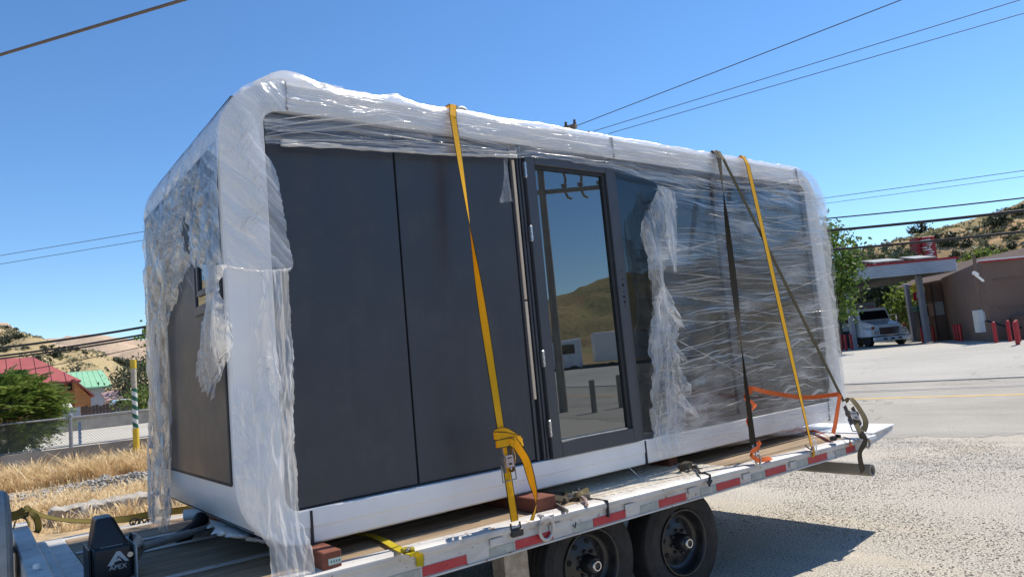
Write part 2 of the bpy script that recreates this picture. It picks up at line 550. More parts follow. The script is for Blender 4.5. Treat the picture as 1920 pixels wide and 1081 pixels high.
MT['yelb'] = webbing('bright_yellow_webbing', (.75, .60, .02), (.45, .36, .02))
MT['olive'] = webbing('olive_webbing', (.25, .19, .085), (.06, .045, .025))
MT['oliveb'] = webbing('dark_olive_webbing', (.11, .085, .05), (.03, .024, .018))
MT['orange'] = webbing('orange_webbing', (.85, .19, .03), (.75, .14, .02))
MT['cable'] = pm('black_cable', (.015, .015, .016), .5, var=.1)
MT['wire'] = pm('aged_wire', (.07, .065, .06), .6, .3, var=.2)
MT['wirel'] = pm('twisted_wire', (.14, .11, .09), .7, .2, var=.3, vs=40)
MT['pole'] = wood_mat('creosoted_pole', (.13, .10, .075), (.27, .21, .16), .9, (14, 14, .8))
MT['pole2'] = wood_mat('weathered_pole_lightened', (.26, .22, .175), (.44, .38, .31), .9, (14, 14, .8))  # weathered grey wood, its colour lightened in place of sky light on it
MT['conc'] = pm('weathered_concrete', (.40, .36, .30), .95, var=.2, vs=2.5, bump=.4, bs=22, bd=.01, dirt=(.22, .185, .14), dirt_amt=.7, ds=2)
MT['galv'] = pm('galvanised_steel', (.33, .345, .36), .5, .6, var=.15, vs=12)
MT['fwire'] = pm('fence_wire', (.40, .41, .42), .5, .5, var=.1)
MT['red'] = pm('red_paint', (.40, .018, .022), .5, var=.15, vs=4, dirt=(.25, .05, .04), dirt_amt=.4)
MT['redroof'] = pm('red_metal_roof', (.38, .095, .08), .5, var=.12, vs=.8, bump=.1)
MT['greenroof'] = pm('green_metal_roof', (.30, .56, .33), .45, var=.06, vs=.6, bump=.05)
MT['orangewall'] = wood_mat('orange_cedar_wall', (.42, .155, .045), (.62, .27, .09), .7, (1.5, 1.5, 9))
MT['greywall'] = pm('grey_metal_wall', (.42, .43, .45), .6, var=.08, vs=1)
MT['brownwood'] = wood_mat('dark_brown_fence_wood', (.09, .06, .045), (.16, .11, .085), .85, (8, 8, .6))
MT['stucco'] = pm('brown_stucco', (.18, .118, .088), .9, var=.13, vs=.5, bump=.4, bs=9, bd=.02, dirt=(.15, .10, .085), dirt_amt=.6, ds=.6)
MT['fascia'] = pm('grey_blue_canopy_metal', (.55, .59, .64), .4, .2, var=.06, vs=1)
MT['soffit'] = pm('white_soffit', (.5, .5, .5), .7, var=.06, vs=1)
MT['column'] = pm('grey_column_paint', (.30, .31, .34), .55, var=.08, vs=2)
MT['roofpanel'] = pm('grey_green_roof_panel', (.20, .215, .19), .5, .1, var=.1, vs=3)
MT['boxgrey'] = pm('grey_cabinet', (.46, .49, .49), .5, .1, var=.08, vs=3)
MT['truckw'] = pm('white_truck_paint', (.72, .77, .83), .28, var=.04, vs=1.5, dirt=(.4, .38, .34), dirt_amt=.25, ds=2)
MT['truckg'] = pm('grey_box_panel', (.34, .34, .35), .5, .1, var=.1, vs=1.5)
MT['chrome'] = pm('chrome', (.75, .76, .78), .15, 1, var=.05)
MT['lamp'] = pm('headlamp_glass', (.60, .62, .62), .12, .3, var=.1)
MT['amber'] = pm('red_amber_lens', (.50, .07, .04), .25, var=.1)
MT['dglass'] = glass_mat('dark_windscreen', (.008, .009, .012), .06, .0)
MT['yellowsign'] = pm('yellow_sign', (.72, .52, .02), .45, var=.06)
MT['teal'] = pm('dark_teal', (.015, .09, .085), .5, var=.15)
MT['yellowpaint'] = pm('yellow_paint', (.72, .49, .025), .55, var=.1, vs=5, dirt=(.5, .4, .2), dirt_amt=.4)
MT['bluestake'] = pm('blue_paint', (.16, .27, .46), .6, var=.15, dirt=(.5, .52, .55), dirt_amt=.5, ds=20)
MT['bluerag'] = pm('blue_plastic', (.02, .07, .38), .4, var=.15)
MT['litter'] = pm('pale_blue_litter', (.45, .62, .72), .5, var=.2)
MT['rubble'] = pm('grey_rubble', (.33, .31, .28), .95, var=.35, vs=4, bump=.4)
MT['pebble'] = pm('pebble_stone', (.36, .32, .26), .9, var=.6, vs=9, bump=.2)
MT['ground'] = ground_mat()
MT['asph'] = asphalt_mat('old_asphalt', (.31, .285, .24), (.43, .395, .34), 1.0)
MT['apron'] = asphalt_mat('concrete_apron', (.39, .37, .325), (.49, .465, .415), .6, .5)
MT['road2'] = asphalt_mat('pale_back_road', (.50, .455, .375), (.60, .55, .46), .3)
MT['line'] = pm('faded_yellow_line', (.66, .42, .10), .9, var=.15, vs=3, dirt=(.40, .36, .29), dirt_amt=.7, ds=6)
MT['hillr'] = hill_mat('near_hill_soil', (.44, .285, .155), (.30, .255, .125), (.13, .15, .07), .03)
MT['hillb'] = hill_mat('dull_scrub_hill', (.22, .185, .115), (.17, .16, .085), (.08, .085, .045), .05)
MT['scrub'] = leaf_mat('sage_scrub_leaves', (.13, .13, .07), (.20, .195, .105), (.29, .27, .155), .25)
MT['hilll'] = hill_mat('golden_hill_grass', (.46, .35, .20), (.39, .305, .17), (.23, .20, .11), .014)
MT['hillf'] = hill_mat('far_hill_grass', (.46, .335, .235), (.50, .38, .275), (.38, .30, .22), .005)
MT['grass'] = grass_mat()
MT['oak'] = leaf_mat('dark_oak_leaves', (.018, .028, .014), (.04, .055, .028), (.075, .09, .045), .2)
MT['syc'] = leaf_mat('sycamore_leaves', (.035, .075, .015), (.10, .18, .035), (.22, .30, .06), .45)
MT['ail'] = leaf_mat('pinnate_leaves', (.045, .09, .015), (.15, .23, .045), (.34, .40, .11), .45)
MT['dull'] = leaf_mat('dusty_tree_leaves', (.03, .045, .02), (.075, .095, .045), (.15, .165, .08), .3)
MT['lime'] = leaf_mat('fresh_green_leaves', (.06, .11, .02), (.15, .21, .04), (.27, .32, .07), .45)
MT['bark'] = pm('bark', (.11, .085, .065), .95, var=.3, vs=6, bump=.5, bs=20, bd=.02)
MT['f_band'] = film('film_over_frame', .30, .46, su=.6, sv=24, bump=.6, gloss=.6, lo=.44, hi=.68, cover=.5)
MT['f_hem'] = film('film_hem', .04, .75, su=.35, sv=26, bump=.4, lo=.46, hi=.66)
MT['f_thin'] = film('film_over_glass', .015, .80, (.90, .90, .90), su=.8, sv=17, bump=.4, lo=.48, hi=.70, fold=.45, gloss=.8, cover=.9, pw=1.5)
MT['f_end'] = film('film_over_end_wall', .10, .72, (.95, .93, .89), su=1.3, sv=22, bump=.55, gloss=1.6, lo=.44, hi=.68, cover=.6)
MT['f_milk'] = film('bunched_film', .26, .60, (.93, .91, .88), su=1.0, sv=26, bump=.7)
MT['f_torn'] = film('torn_film', .06, .62, (.92, .92, .92), su=1.1, sv=26, bump=.8)
# ================================================================ SETTING
RD = V((-0.13, 1, 0)).normalized()          # the street runs this way
RN = V((RD.y, -RD.x, 0))                    # across it, away from the lot

def road_pt(s, t, z):                       # s metres past the far edge of the street, t along it
    p = V((22.4, 6.2, 0)) + RN * s + RD * t
    return (p.x, p.y, z)

def apron_z(s):
    k = max(0.0, min(1.0, s / 11.0))
    return GZ + .03 + .62 * (k * k * (3 - 2 * k))

g = MB()
g.grid(lambda u, v: ((u - .5) * 3200, (v - .5) * 3200, GZ), 8, 8)
struct(g.build('ground', MT['ground'], loc=(0, 0, GZ)))

g = MB()
def asph(u, v):
    t = -160 + 330 * v
    e = -12.0 + .5 * fbm((t * .35, 3, 1)) + .30 * fbm((t * 1.7, 9, 1)) + .16 * fbm((t * 7.0, 9, 4))
    return road_pt(e + (-e) * u, t, GZ + .004)
g.grid(asph, 4, 2400)
struct(g.build('road', MT['asph'], loc=(16, 6, GZ)))
g = MB()
def yl(u, v):
    t = -60 + 140 * v
    return road_pt(-5.28 + .22 * u + .012 * fbm((t * .8, 1, 0)), t, GZ + .008)
g.grid(yl, 1, 200)
struct(g.build('road_line', MT['line'], loc=(16, 6, GZ)))
g = MB()
def apr(u, v):
    s = 72 * u ** 1.6; t = -50 + 120 * v
    return road_pt(s, t, apron_z(s))
g.grid(apr, 40, 24)
g.grid(lambda u, v: road_pt(0, -50 + 120 * v, GZ - .05 + (.08) * u), 1, 24)
struct(g.build('forecourt', MT['apron'], loc=(40, 10, GZ)))
g = MB()                                    # gutter joint between street and forecourt
g.grid(lambda u, v: road_pt(-.02 - .10 * u * (1 + .8 * fbm((v * 60, 2, 5))), -50 + 120 * v, GZ + .007), 1, 260)
struct(g.build('road_gutter', MT['darksteel'], loc=(22, 6, GZ)))

# pale back road behind the fence
g = MB()
g.bx(-70, 70, 20.2, 34.0, GZ - .2, -.43)
struct(g.build('back_road', MT['road2'], loc=(0, 27, GZ)))

# ---- hills
def azt(px, py):
    d = ray(px, py)
    return (math.degrees(math.atan2(d.x, d.y)), d.z / math.hypot(d.x, d.y))

def hillfun(sky, r0, rc, z0, rough, seed, p=1.25):
    A = [a for a, _ in sky]; T = [t for _, t in sky]
    def h(az, r):
        tn = float(np.interp(az, A, T))
        zc = CAM.z + tn * rc
        k = (r - r0) / (rc - r0)
        a = math.radians(az)
        x, y = r * math.sin(a), r * math.cos(a)
        n = fbm((x / 60 + seed, y / 60, seed), 5) * rough
        if k <= 1:
            k = max(0, k)
            z = z0 + (zc - z0) * k ** p
            return z + n * (4 * k * (1 - k)) + n * .10 * k
        return zc - (r - rc) * .22 * (1 if tn > .02 else 0) + n * .4
    return h

def hill(name, sky, az0, az1, r0, rc, r1, z0, rough, seed, mat, na=180, nr=60, p=1.25):
    h = hillfun(sky, r0, rc, z0, rough, seed, p)
    m = MB()
    def fn(u, v):
        az = az0 + (az1 - az0) * u; r = r0 + (r1 - r0) * v
        a = math.radians(az)
        return (CAM.x + r * math.sin(a), CAM.y + r * math.cos(a), h(az, r))
    m.grid(fn, na, nr)
    o = m.build(name, mat, loc=(0, 0, GZ), smooth='all')
    struct(o)
    return h

SKR = [(30, .03), (44, .05), (52, .07)] + [azt(*p) for p in [(1560, 520), (1610, 490), (1640, 476), (1690, 447), (1740, 432), (1800, 415), (1860, 398), (1920, 376)]] + [(80, .20), (95, .23), (110, .17), (128, .09), (140, .07)]
HR = hill('hill', SKR, 34, 138, 84, 250, 330, -.4, 14, 3, MT['hillr'], 200, 70, 1.1)
SKL = [(-50, .12), (-25, .15), (-8, .14)] + [azt(*p) for p in [(0, 611), (40, 622), (75, 634), (110, 650), (150, 655), (195, 662), (235, 682), (270, 706), (300, 722)]] + [(16, .0), (25, -.002)]
HL = hill('golden_hill', SKL, -48, 22, 190, 480, 640, -.2, 13, 11, MT['hilll'], 200, 60, 1.2)
SKF = [(-20, .09), (0, .095), (2, .096)] + [azt(*p) for p in [(60, 633), (90, 628), (150, 627), (220, 630), (280, 632)]] + [(20, .08), (35, .07), (48, .055), (58, .03)]
HF = hill('far_hill', SKF, -18, 58, 700, 1250, 1500, 0, 30, 23, MT['hillf'], 160, 40, 1.4)
SKB = [(118, .05), (126, .062), (136, .085), (150, .10), (180, .06), (230, .08), (300, .10)]
HB = hill('hill_behind_street', SKB, 118, 300, 130, 260, 340, -.4, 10, 31, MT['hillb'], 120, 40, 1.1)

def hit(px, py, h, r0, r1, n=500):
    az, tn = azt(px, py)
    for i in range(n):
        r = r0 + (r1 - r0) * i / n
        if h(az, r) >= CAM.z + tn * r:
            a = math.radians(az)
            return V((CAM.x + r * math.sin(a), CAM.y + r * math.cos(a), h(az, r) - .15)), r
    r = r1
    a = math.radians(az)
    return V((CAM.x + r * math.sin(a), CAM.y + r * math.cos(a), h(az, r) - .15)), r

# ---- leaves
RNG = np.random.default_rng(5)

def leaf_cloud(mb, c, rad3, n, size, clumps=30, spread=.3, shell=.55, flat=.0, cent=None):
    c = np.array(c); rad3 = np.array(rad3, float)
    d = RNG.normal(size=(clumps, 3)); d /= np.linalg.norm(d, axis=1)[:, None]
    rr = shell + (1 - shell) * RNG.random((clumps, 1)) ** .7
    cc = c + d * rr * rad3 if cent is None else np.array(cent)
    k = RNG.integers(0, len(cc), n)
    P = cc[k] + RNG.normal(size=(n, 3)) * (spread * rad3.mean())
    a = RNG.normal(size=(n, 3)); a /= np.linalg.norm(a, axis=1)[:, None]
    b = np.cross(a, RNG.normal(size=(n, 3))); b /= np.linalg.norm(b, axis=1)[:, None]
    s = size * (.6 + .8 * RNG.random((n, 1)))
    q = np.stack([P - a * s, P + b * s * .55, P + a * s, P - b * s * .55], 1).reshape(-1, 3)
    o = len(mb.v)
    mb.v += [tuple(x) for x in q]
    mb.f += [(o + 4 * i, o + 4 * i + 1, o + 4 * i + 2, o + 4 * i + 3) for i in range(n)]
    return cc

def tree(name, label, cat, base, h, rad3, n, leaf, mat, group=None, clumps=40, trunk_r=.14, cz=.62, spread=.22, limbs=7, seed=1):
    rnd = random.Random(seed)
    t = thing(name, label, cat, base, group)
    b = V(base)
    cr = MB()
    c = b + V((0, 0, h * cz))
    cc = leaf_cloud(cr, c, rad3, n, leaf, clumps, spread)
    tr = MB()
    top = b + V((rnd.uniform(-.2, .2), rnd.uniform(-.2, .2), h * cz))
    tr.tube([b, b.lerp(top, .35) + V((.05, -.04, 0)), b.lerp(top, .7), top], [trunk_r, trunk_r * .8, trunk_r * .55, trunk_r * .3], 7)
    for i in range(min(limbs, len(cc))):
        e = V(cc[i * len(cc) // limbs]); s0 = b.lerp(top, rnd.uniform(.3, .8))
        tr.tube([s0, s0.lerp(e, .5) + V((0, 0, .08 * h * rnd.random())), e], [trunk_r * .42, trunk_r * .26, trunk_r * .08], 5)
    tr.build('trunk', MT['bark'], t, smooth=True)
    cr.build('crown', mat, t)
    return t

# ---- hillside shrubs, each a thing
def bush_proto(name, label, cat, loc, rad3, n, leaf, mat, group):
    t = thing(name, label, cat, loc, group)
    m = MB()
    leaf_cloud(m, V(loc) + V((0, 0, rad3[2] * .62)), rad3, n, leaf, 22, .22, .3)
    m.build('foliage', mat, t)
    s = MB()
    for k in range(5):
        a = k * 1.3
        s.tube([V(loc) + V((0, 0, -.3)), V(loc) + V((math.cos(a) * rad3[0] * .5, math.sin(a) * rad3[1] * .5, rad3[2] * .8))], [.12, .04], 5)
    s.build('stem', MT['bark'], t)
    return t

hr = [(1724, 436, 30), (1709, 476, 24), (1770, 460, 32), (1793, 448, 22), (1806, 464, 26), (1791, 482, 22), (1844, 449, 20), (1881, 420, 32),
      (1883, 400, 18), (1854, 470, 17), (1815, 443, 12), (1914, 400, 24), (1663, 462, 14), (1655, 466, 10), (1696, 460, 9), (1889, 446, 12),
      (1848, 424, 10), (1830, 432, 8), (1905, 432, 14), (1867, 436, 9), (1750, 448, 14), (1690, 466, 9), (1900, 465, 16), (1875, 472, 14), (1835, 474, 12), (1820, 480, 15), (1780, 438, 9), (1860, 408, 12), (1840, 404, 8)]
RLAB = {1: 'dark oak shrub just left of the red sign on the right hill', 2: 'wide dark oak shrub just right of the red sign', 3: 'dark oak shrub touching the red sign top right shoulder', 4: 'broad dark shrub midway between red sign and brown building roof',
        5: 'dark shrub low behind the right end of the canopy roof', 6: 'dark oak shrub halfway up the hill over the building corner', 7: 'widest dark oak near the upper right of the hill', 8: 'round oak near the crest above the widest oak',
        9: 'olive shrub close above the brown building cornice', 11: 'dark oak at the right picture edge high on the hill', 22: 'bush at the right picture edge just above the building roof'}
proto = None
for i, (px, py, wpx) in enumerate(hr):
    p, r = hit(px, py, HR, 90, 250)
    sc = wpx / FPX * r / 2 / .88
    if proto is None:
        proto = bush_proto('hillside_shrub', 'dark oak shrub standing on the skyline of the right hill above the red sign', 'shrub', p, (1, .95, .62), 620, .12, MT['oak'], 'shrubs on the right hillside')
        proto.scale = (sc,) * 3
    else:
        lb = RLAB.get(i, 'small dark green bush dotted on the dry right hillside')
        copy_tree(proto, p, i * 1.7, lb, (sc, sc, sc * (.8 + .35 * ((i * 7) % 5) / 5)))
hl = [(6, 646, 26), (22, 628, 14), (35, 633, 16), (104, 668, 26), (82, 653, 11), (72, 684, 34), (132, 656, 10), (97, 651, 8), (220, 678, 14), (236, 684, 22),
      (267, 690, 14), (279, 686, 12), (60, 692, 22), (145, 656, 8), (5, 661, 18), (48, 655, 12), (250, 684, 16), (28, 612, 9), (190, 668, 6), (160, 662, 9), (12, 615, 12)]
LLAB = {1: 'dark bush near the hill crest at the far left', 3: 'wide dark bush on the golden hill between the black cables', 5: 'widest dark scrub patch directly above the red roof', 9: 'dark scrub on the low ridge left of the striped post', 12: 'dark bush on the slope right above the red roof ridge'}
proto = None
for i, (px, py, wpx) in enumerate(hl):
    p, r = hit(px, py, HL, 190, 480)
    sc = wpx / FPX * r / 2 / .88
    if proto is None:
        proto = bush_proto('hillside_shrub', 'wide dark scrub at the left picture edge on the golden hill', 'shrub', p, (1, .95, .55), 560, .12, MT['oak'], 'shrubs on the golden left hill')
        proto.scale = (sc,) * 3
    else:
        copy_tree(proto, p, i * 1.7, LLAB.get(i, 'small dark scrub bush dotted on the golden left hillside'), (sc, sc, sc * (.75 + .3 * ((i * 3) % 5) / 5)))

# low sage scrub too small and too many to tell apart
def scrub(name, h, az0, az1, r0, r1, n, sz, label, zr=.5):
    m = MB(); P = []
    while len(P) < n:
        az = random.uniform(az0, az1); r = r0 + (r1 - r0) * math.sqrt(random.random()); a = rad(az)
        x, y = CAM.x + r * math.sin(a), CAM.y + r * math.cos(a)
        if fbm((x / 22, y / 22, 6)) + random.uniform(-.5, .5) > .05: P.append((x, y, h(az, r) + .1))
    P = np.array(P); k = 12
    s_ = sz * (.5 + RNG.random((n, 1)) ** 2)
    C_ = np.repeat(P, k, 0) + RNG.normal(size=(n * k, 3)) * np.repeat(s_, k, 0) * [.45, .45, .22]
    a = RNG.normal(size=(n * k, 3)); a /= np.linalg.norm(a, axis=1)[:, None]
    b = np.cross(a, RNG.normal(size=(n * k, 3))); b /= np.linalg.norm(b, axis=1)[:, None]
    q = np.repeat(s_, k, 0) * .34
    vv = np.stack([C_ - a * q, C_ + b * q * .7, C_ + a * q, C_ - b * q * .7], 1).reshape(-1, 3)
    m.v = [tuple(x) for x in vv]; m.f = [(4 * i, 4 * i + 1, 4 * i + 2, 4 * i + 3) for i in range(n * k)]
    stuff(m.build(name, MT['scrub']), label, 'scrub')
scrub('sage_scrub', HR, 60, 82, 100, 245, 2000, 1.0, 'low grey green sage scrub scattered over the right hillside')
scrub('sage_scrub', HL, -4, 14, 200, 480, 1500, 1.5, 'low grey green scrub scattered over the golden left hill')

# ================================================================ FILLING STATION (right)
FZ = -.30                                   # forecourt level there
uR = uof(1792, 492, 41.0); zT = dep(1791, 481, 41.0).z; zB = dep(1794, 508, 41.0).z
uL = uof(1520, 500, 41.0)
cano = thing('station_canopy', 'grey corrugated filling station canopy with a red top stripe', 'canopy', L((uL + uR) / 2, 46, FZ))
def lbox(m, u0, u1, v0, v1, z0, z1):
    m.hexa([L(u0, v0, z0), L(u1, v0, z0), L(u1, v1, z0), L(u0, v1, z0)], [L(u0, v0, z1), L(u1, v0, z1), L(u1, v1, z1), L(u0, v1, z1)])
    return m
def corr(u0, v0, u1, v1, nu_, nv_):          # corrugated fascia, profile across the height
    m = MB(); n = 6; pr = []
    hh = zT - .12 - zB
    for k in range(n):
        z = zB + hh * k / n; d = hh / n
        pr += [(z + .02, 0), (z + d * .52, .02), (z + d * .60, .07), (z + d * .92, .07)]
    pr += [(zT - .12, .05)]
    a = [L(u0 - nu_ * q, v0 - nv_ * q, z) for z, q in pr]
    b = [L(u1 - nu_ * q, v1 - nv_ * q, z) for z, q in pr]
    m.add(a + b, [(i, i + 1, len(pr) + i + 1, len(pr) + i) for i in range(len(pr) - 1)])
    return m
corr(uL, 41, uR, 41, 0, 1).build('fascia', MT['fascia'], cano)
corr(uR, 41, uR, 53, -1, 0).build('fascia', MT['fascia'], cano)
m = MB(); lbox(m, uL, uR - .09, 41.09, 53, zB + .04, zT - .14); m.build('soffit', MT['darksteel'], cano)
m = MB(); lbox(m, uL, uR + .10, 40.90, 53, zT - .12, zT); m.build('top_stripe', MT['red'], cano)
for (px, v, r) in ((1731, 42.2, .15), (1593, 42.2, .13), (1706, 50.5, .14), (1573, 50.5, .16)):
    u = uof(px, 580, v)
    m = MB(); lbox(m, u - r, u + r, v - r, v + r, FZ - .1, zB + .06)
    m.build('column', MT['column'], cano, bevel=.02)
for (pa, pb) in ((1700, 1752), (1625, 1690)):
    ua, ub = uof(pa, 490, 44), uof(pb, 490, 44)
    t = thing('rooftop_panel', 'tilted grey panel on the canopy roof ' + ('beside the red sign' if pa == 1700 else 'above the green tree, left one'), 'roof panel', L((ua + ub) / 2, 44, zT), 'panels on the canopy roof')
    m = MB()
    m.hexa([L(ua, 43, zT + .22), L(ub - .4, 43, zT + .22), L(ub, 45.5, zT + .62), L(ua + .4, 45.5, zT + .62)], [L(ua, 43, zT + .30), L(ub - .4, 43, zT + .30), L(ub, 45.5, zT + .70), L(ua + .4, 45.5, zT + .70)])
    m.build('panel', MT['roofpanel'], t)
    m = MB()
    for uu, vv, hh in ((ua + .2, 43.2, .25), (ub - .6, 43.2, .25), (ua + .6, 45.3, .62), (ub - .2, 45.3, .62)):
        m.cyl(L(uu, vv, zT), L(uu, vv, zT + hh), .05, 6)
    m.build('leg', MT['galv'], t)

# tall red sign beyond the canopy
d = 62
ua, ub = uof(1721, 460, d), uof(1755, 460, d)
zt, zb_ = dep(1738, 443, d).z, dep(1738, 490, d).z
sg = thing('pylon_sign', 'tall red sign with a white striped emblem behind the canopy', 'sign', L((ua + ub) / 2, d, FZ))
m = MB(); lbox(m, ua + .42, ub, d, d + 1.4, zb_ - 2.2, zt); m.build('sign_face', MT['red'], sg, bevel=.04)
m = MB(); lbox(m, ua, ua + .40, d + .25, d + 1.2, zb_ - 2.2, zt); m.build('side_post', MT['red'], sg)
m = MB(); lbox(m, ua + .6, ub - .6, d + .4, d + 1.0, FZ, zb_ - 2.2); m.build('mast', MT['galv'], sg)
m = MB()
prof = [.50, .62, .66, .55, .58, .62, .66, .64, .5]
lens = [.62, .78, .86, .84, .60, .74, .70, .55, .7]
for k in range(9):
    z1 = zt - .32 - k * .215
    x1 = ub - .42 + .14 * math.sin(k * 1.55)
    x0 = x1 - .98 * (.75 + .25 * math.sin(k * 1.9 + 1)) 
    pts = [L(x0, d - .03, z1), L(x0 + .35, d - .03, z1 - .06), L(x1, d - .03, z1 - .085), L(x1 + .03, d - .03, z1 + .02), L(x1 - .12, d - .03, z1 + .07), L(x0 + .4, d - .03, z1 + .03)]
    m.prism(pts, FH * .025)
m.build('emblem', MT['white'], sg)

# brown stucco building
uc = uof(1850, 560, 33.0)
zw = dep(1835, 490, 33).z
bl = thing('stucco_building', 'brown stucco shop building with banded walls and barred opening', 'building', L(uc + 8, 40, FZ))
uB_ = uof(1773, 580, 43.5)
m = MB(); m.prism([L(uc, 33, FZ - .3), L(uc + 22, 33, FZ - .3), L(uc + 22, 60, FZ - .3), L(uof(1800, 580, 60), 60, FZ - .3), L(uB_, 43.5, FZ - .3)], (0, 0, zw - FZ + .3)); m.build('wall', MT['stucco'], bl)
u2 = uof(1757, 580, 44.0); u3 = uof(1745, 580, 44)
m = MB()
ub0 = uof(1750, 580, 43.5); ub1 = uof(1771, 580, 43.5); hz0 = dep(1765, 590, 43.5).z; hz1 = dep(1765, 565, 43.5).z
ue = uc + .02
v = 43.5
lbox(m, u3, ub0, v, v + .6, FZ - .3, zw - .25)
lbox(m, ub0, ub1, v, v + .6, hz1, zw - .25)
lbox(m, ub0, ub1, v, v + .6, FZ - .3, hz0)
lbox(m, ub1, uB_ + .3, v + .05, v + .6, FZ - .3, zw - .25)
m.build('wing_wall', MT['stucco'], bl)
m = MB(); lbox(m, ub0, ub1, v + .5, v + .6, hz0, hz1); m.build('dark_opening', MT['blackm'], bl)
for k in range(6):
    uu = ub0 + (ub1 - ub0) * (k + .5) / 6
    m = MB(); lbox(m, uu - .05, uu + .05, v + .05, v + .13, hz0, hz1); m.build('bar', MT['boxgrey'], bl)
m = MB(); lbox(m, uc - .06, uc + 22, 32.92, 33.12, zw, zw + .06); m.build('cornice', MT['white'], bl)
m = MB(); lbox(m, uc - .05, uc + 22, 32.9, 33.1, zw - .07, zw - .003); m.build('red_band', MT['red'], bl)
for zz in (zw - .95, zw - 2.25):
    m = MB(); lbox(m, uc + .45, uc + 22, 32.96, 32.998, zz, zz + .05); m.build('wall_band', MT['stucco'], bl)
m = MB(); lbox(m, uc + .9, uc + 22, 31.9, 32.95, FZ - .4, FZ + 1.1); m.build('plinth', MT['stucco'], bl, bevel=.05)
# roof of a wing further right
m = MB()
za = dep(1900, 470, 40).z; u9 = uof(1885, 478, 40)
m.hexa([L(u9, 40, zw + .1), L(u9 + 14, 40, zw + .1), L(u9 + 14, 52, zw + .1), L(u9, 52, zw + .1)], [L(u9 + 2.2, 41.5, za + .25), L(u9 + 14, 41.5, za + .25), L(u9 + 14, 50, za + .25), L(u9 + 2.2, 50, za + .25)])
m.build('roof', MT['brownwood'], bl)
# wall fittings
ucx = uof(1832, 540, 32.85)
t = thing('security_camera', 'white security camera on the corner of the brown building', 'camera', L(ucx, 32.8, 2.2))
pc = dep(1829, 513, 32.3)
m = MB(); m.box(pc, (.34, .15, .14), Matrix.Rotation(rad(18), 3, 'Y') @ Matrix.Rotation(-YAW + .5, 3, 'Z')); m.build('housing', MT['white'], t, bevel=.03)
m = MB(); m.tube([pc + V((0, 0, -.06)), pc + RH * .3 + V((0, 0, -.35)), L(uof(1840, 518, 32.99), 32.99, pc.z - .3)], .05, 6); m.build('bracket', MT['white'], t)
m = MB(); a = L(uof(1829, 500, 32.95), 32.93, zw + .3); b = L(uof(1835, 580, 32.95), 32.93, dep(1835, 580, 32.9).z); m.tube([a, b], .07, 8)
tag(m.build('conduit_pipe', MT['stucco']), 'brown conduit running down the building corner to the cabinet', 'pipe')
t = thing('electrical_cabinet', 'tall grey electrical cabinet and meter box on the brown wall', 'cabinet', L(uof(1838, 600, 32.7), 32.7, .2))
u0, u1, u4 = uof(1831, 600, 32.7), uof(1838, 600, 32.7), uof(1850, 600, 32.7)
m = MB(); lbox(m, u0, u1 + .1, 32.55, 32.94, dep(1838, 623, 32.7).z, dep(1832, 581, 32.7).z); m.build('tall_box', MT['boxgrey'], t, bevel=.02)
m = MB(); lbox(m, u1 + .12, u4, 32.72, 32.94, dep(1845, 601, 32.7).z, dep(1845, 583, 32.7).z); m.build('meter_box', MT['galv'], t, bevel=.02)
m = MB(); m.tube([L(u4, 32.8, dep(1850, 600, 32.7).z), L(u4 + .9, 32.4, .25), L(u4 + 3.5, 31.85, .3)], .05, 6); m.build('cable', MT['black'], t)

# bollards
def bollard(px, v, h=1.05, r=.085):
    u = uof(px, 640, v)
    p = L(u, v, 0)
    s = (V((p.x, p.y, 0)) - V((22.4, 6.2, 0))).dot(RN)
    return V((p.x, p.y, apron_z(s)))
bl_list = [(1908, 28.2, 'red bollard standing in the sun nearest the street'), (1911, 30.0, 'red bollard in front of the plinth, behind the sunlit one'), (1868, 31.2, 'red bollard in shade at the plinth corner'), (1895, 31.2, 'red bollard in shade along the plinth'),
           (1793, 40.0, 'leftmost of three red bollards along the shaded side wall'), (1798, 39.0, 'middle one of three red bollards along the shaded side wall'), (1804, 38.0, 'rightmost of three red bollards along the shaded side wall'), (1752, 43.0, 'red bollard right of the front canopy column'),
           (1577, 41.2, 'red bollard at the far left edge of the pump island'), (1585, 41.0, 'red bollard with pale ring left of the truck'), (1596, 41.6, 'red bollard next to the box truck side'), (1731, 43.2, 'red bollard behind the front canopy column')]
b0 = None
for px, v, lb in bl_list:
    p = bollard(px, v)
    if b0 is None:
        b0 = thing('bollard', lb, 'bollard', p, 'red bollards on the forecourt')
        m = MB(); m.lathe([(.08, -.1), (.08, .86), (.07, .90), (.04, .925), (.0, .93)], p, (0, 0, 1), 14, False); m.build('post', MT['red'], b0, smooth=True)
    else:
        copy_tree(b0, p, 0, lb)

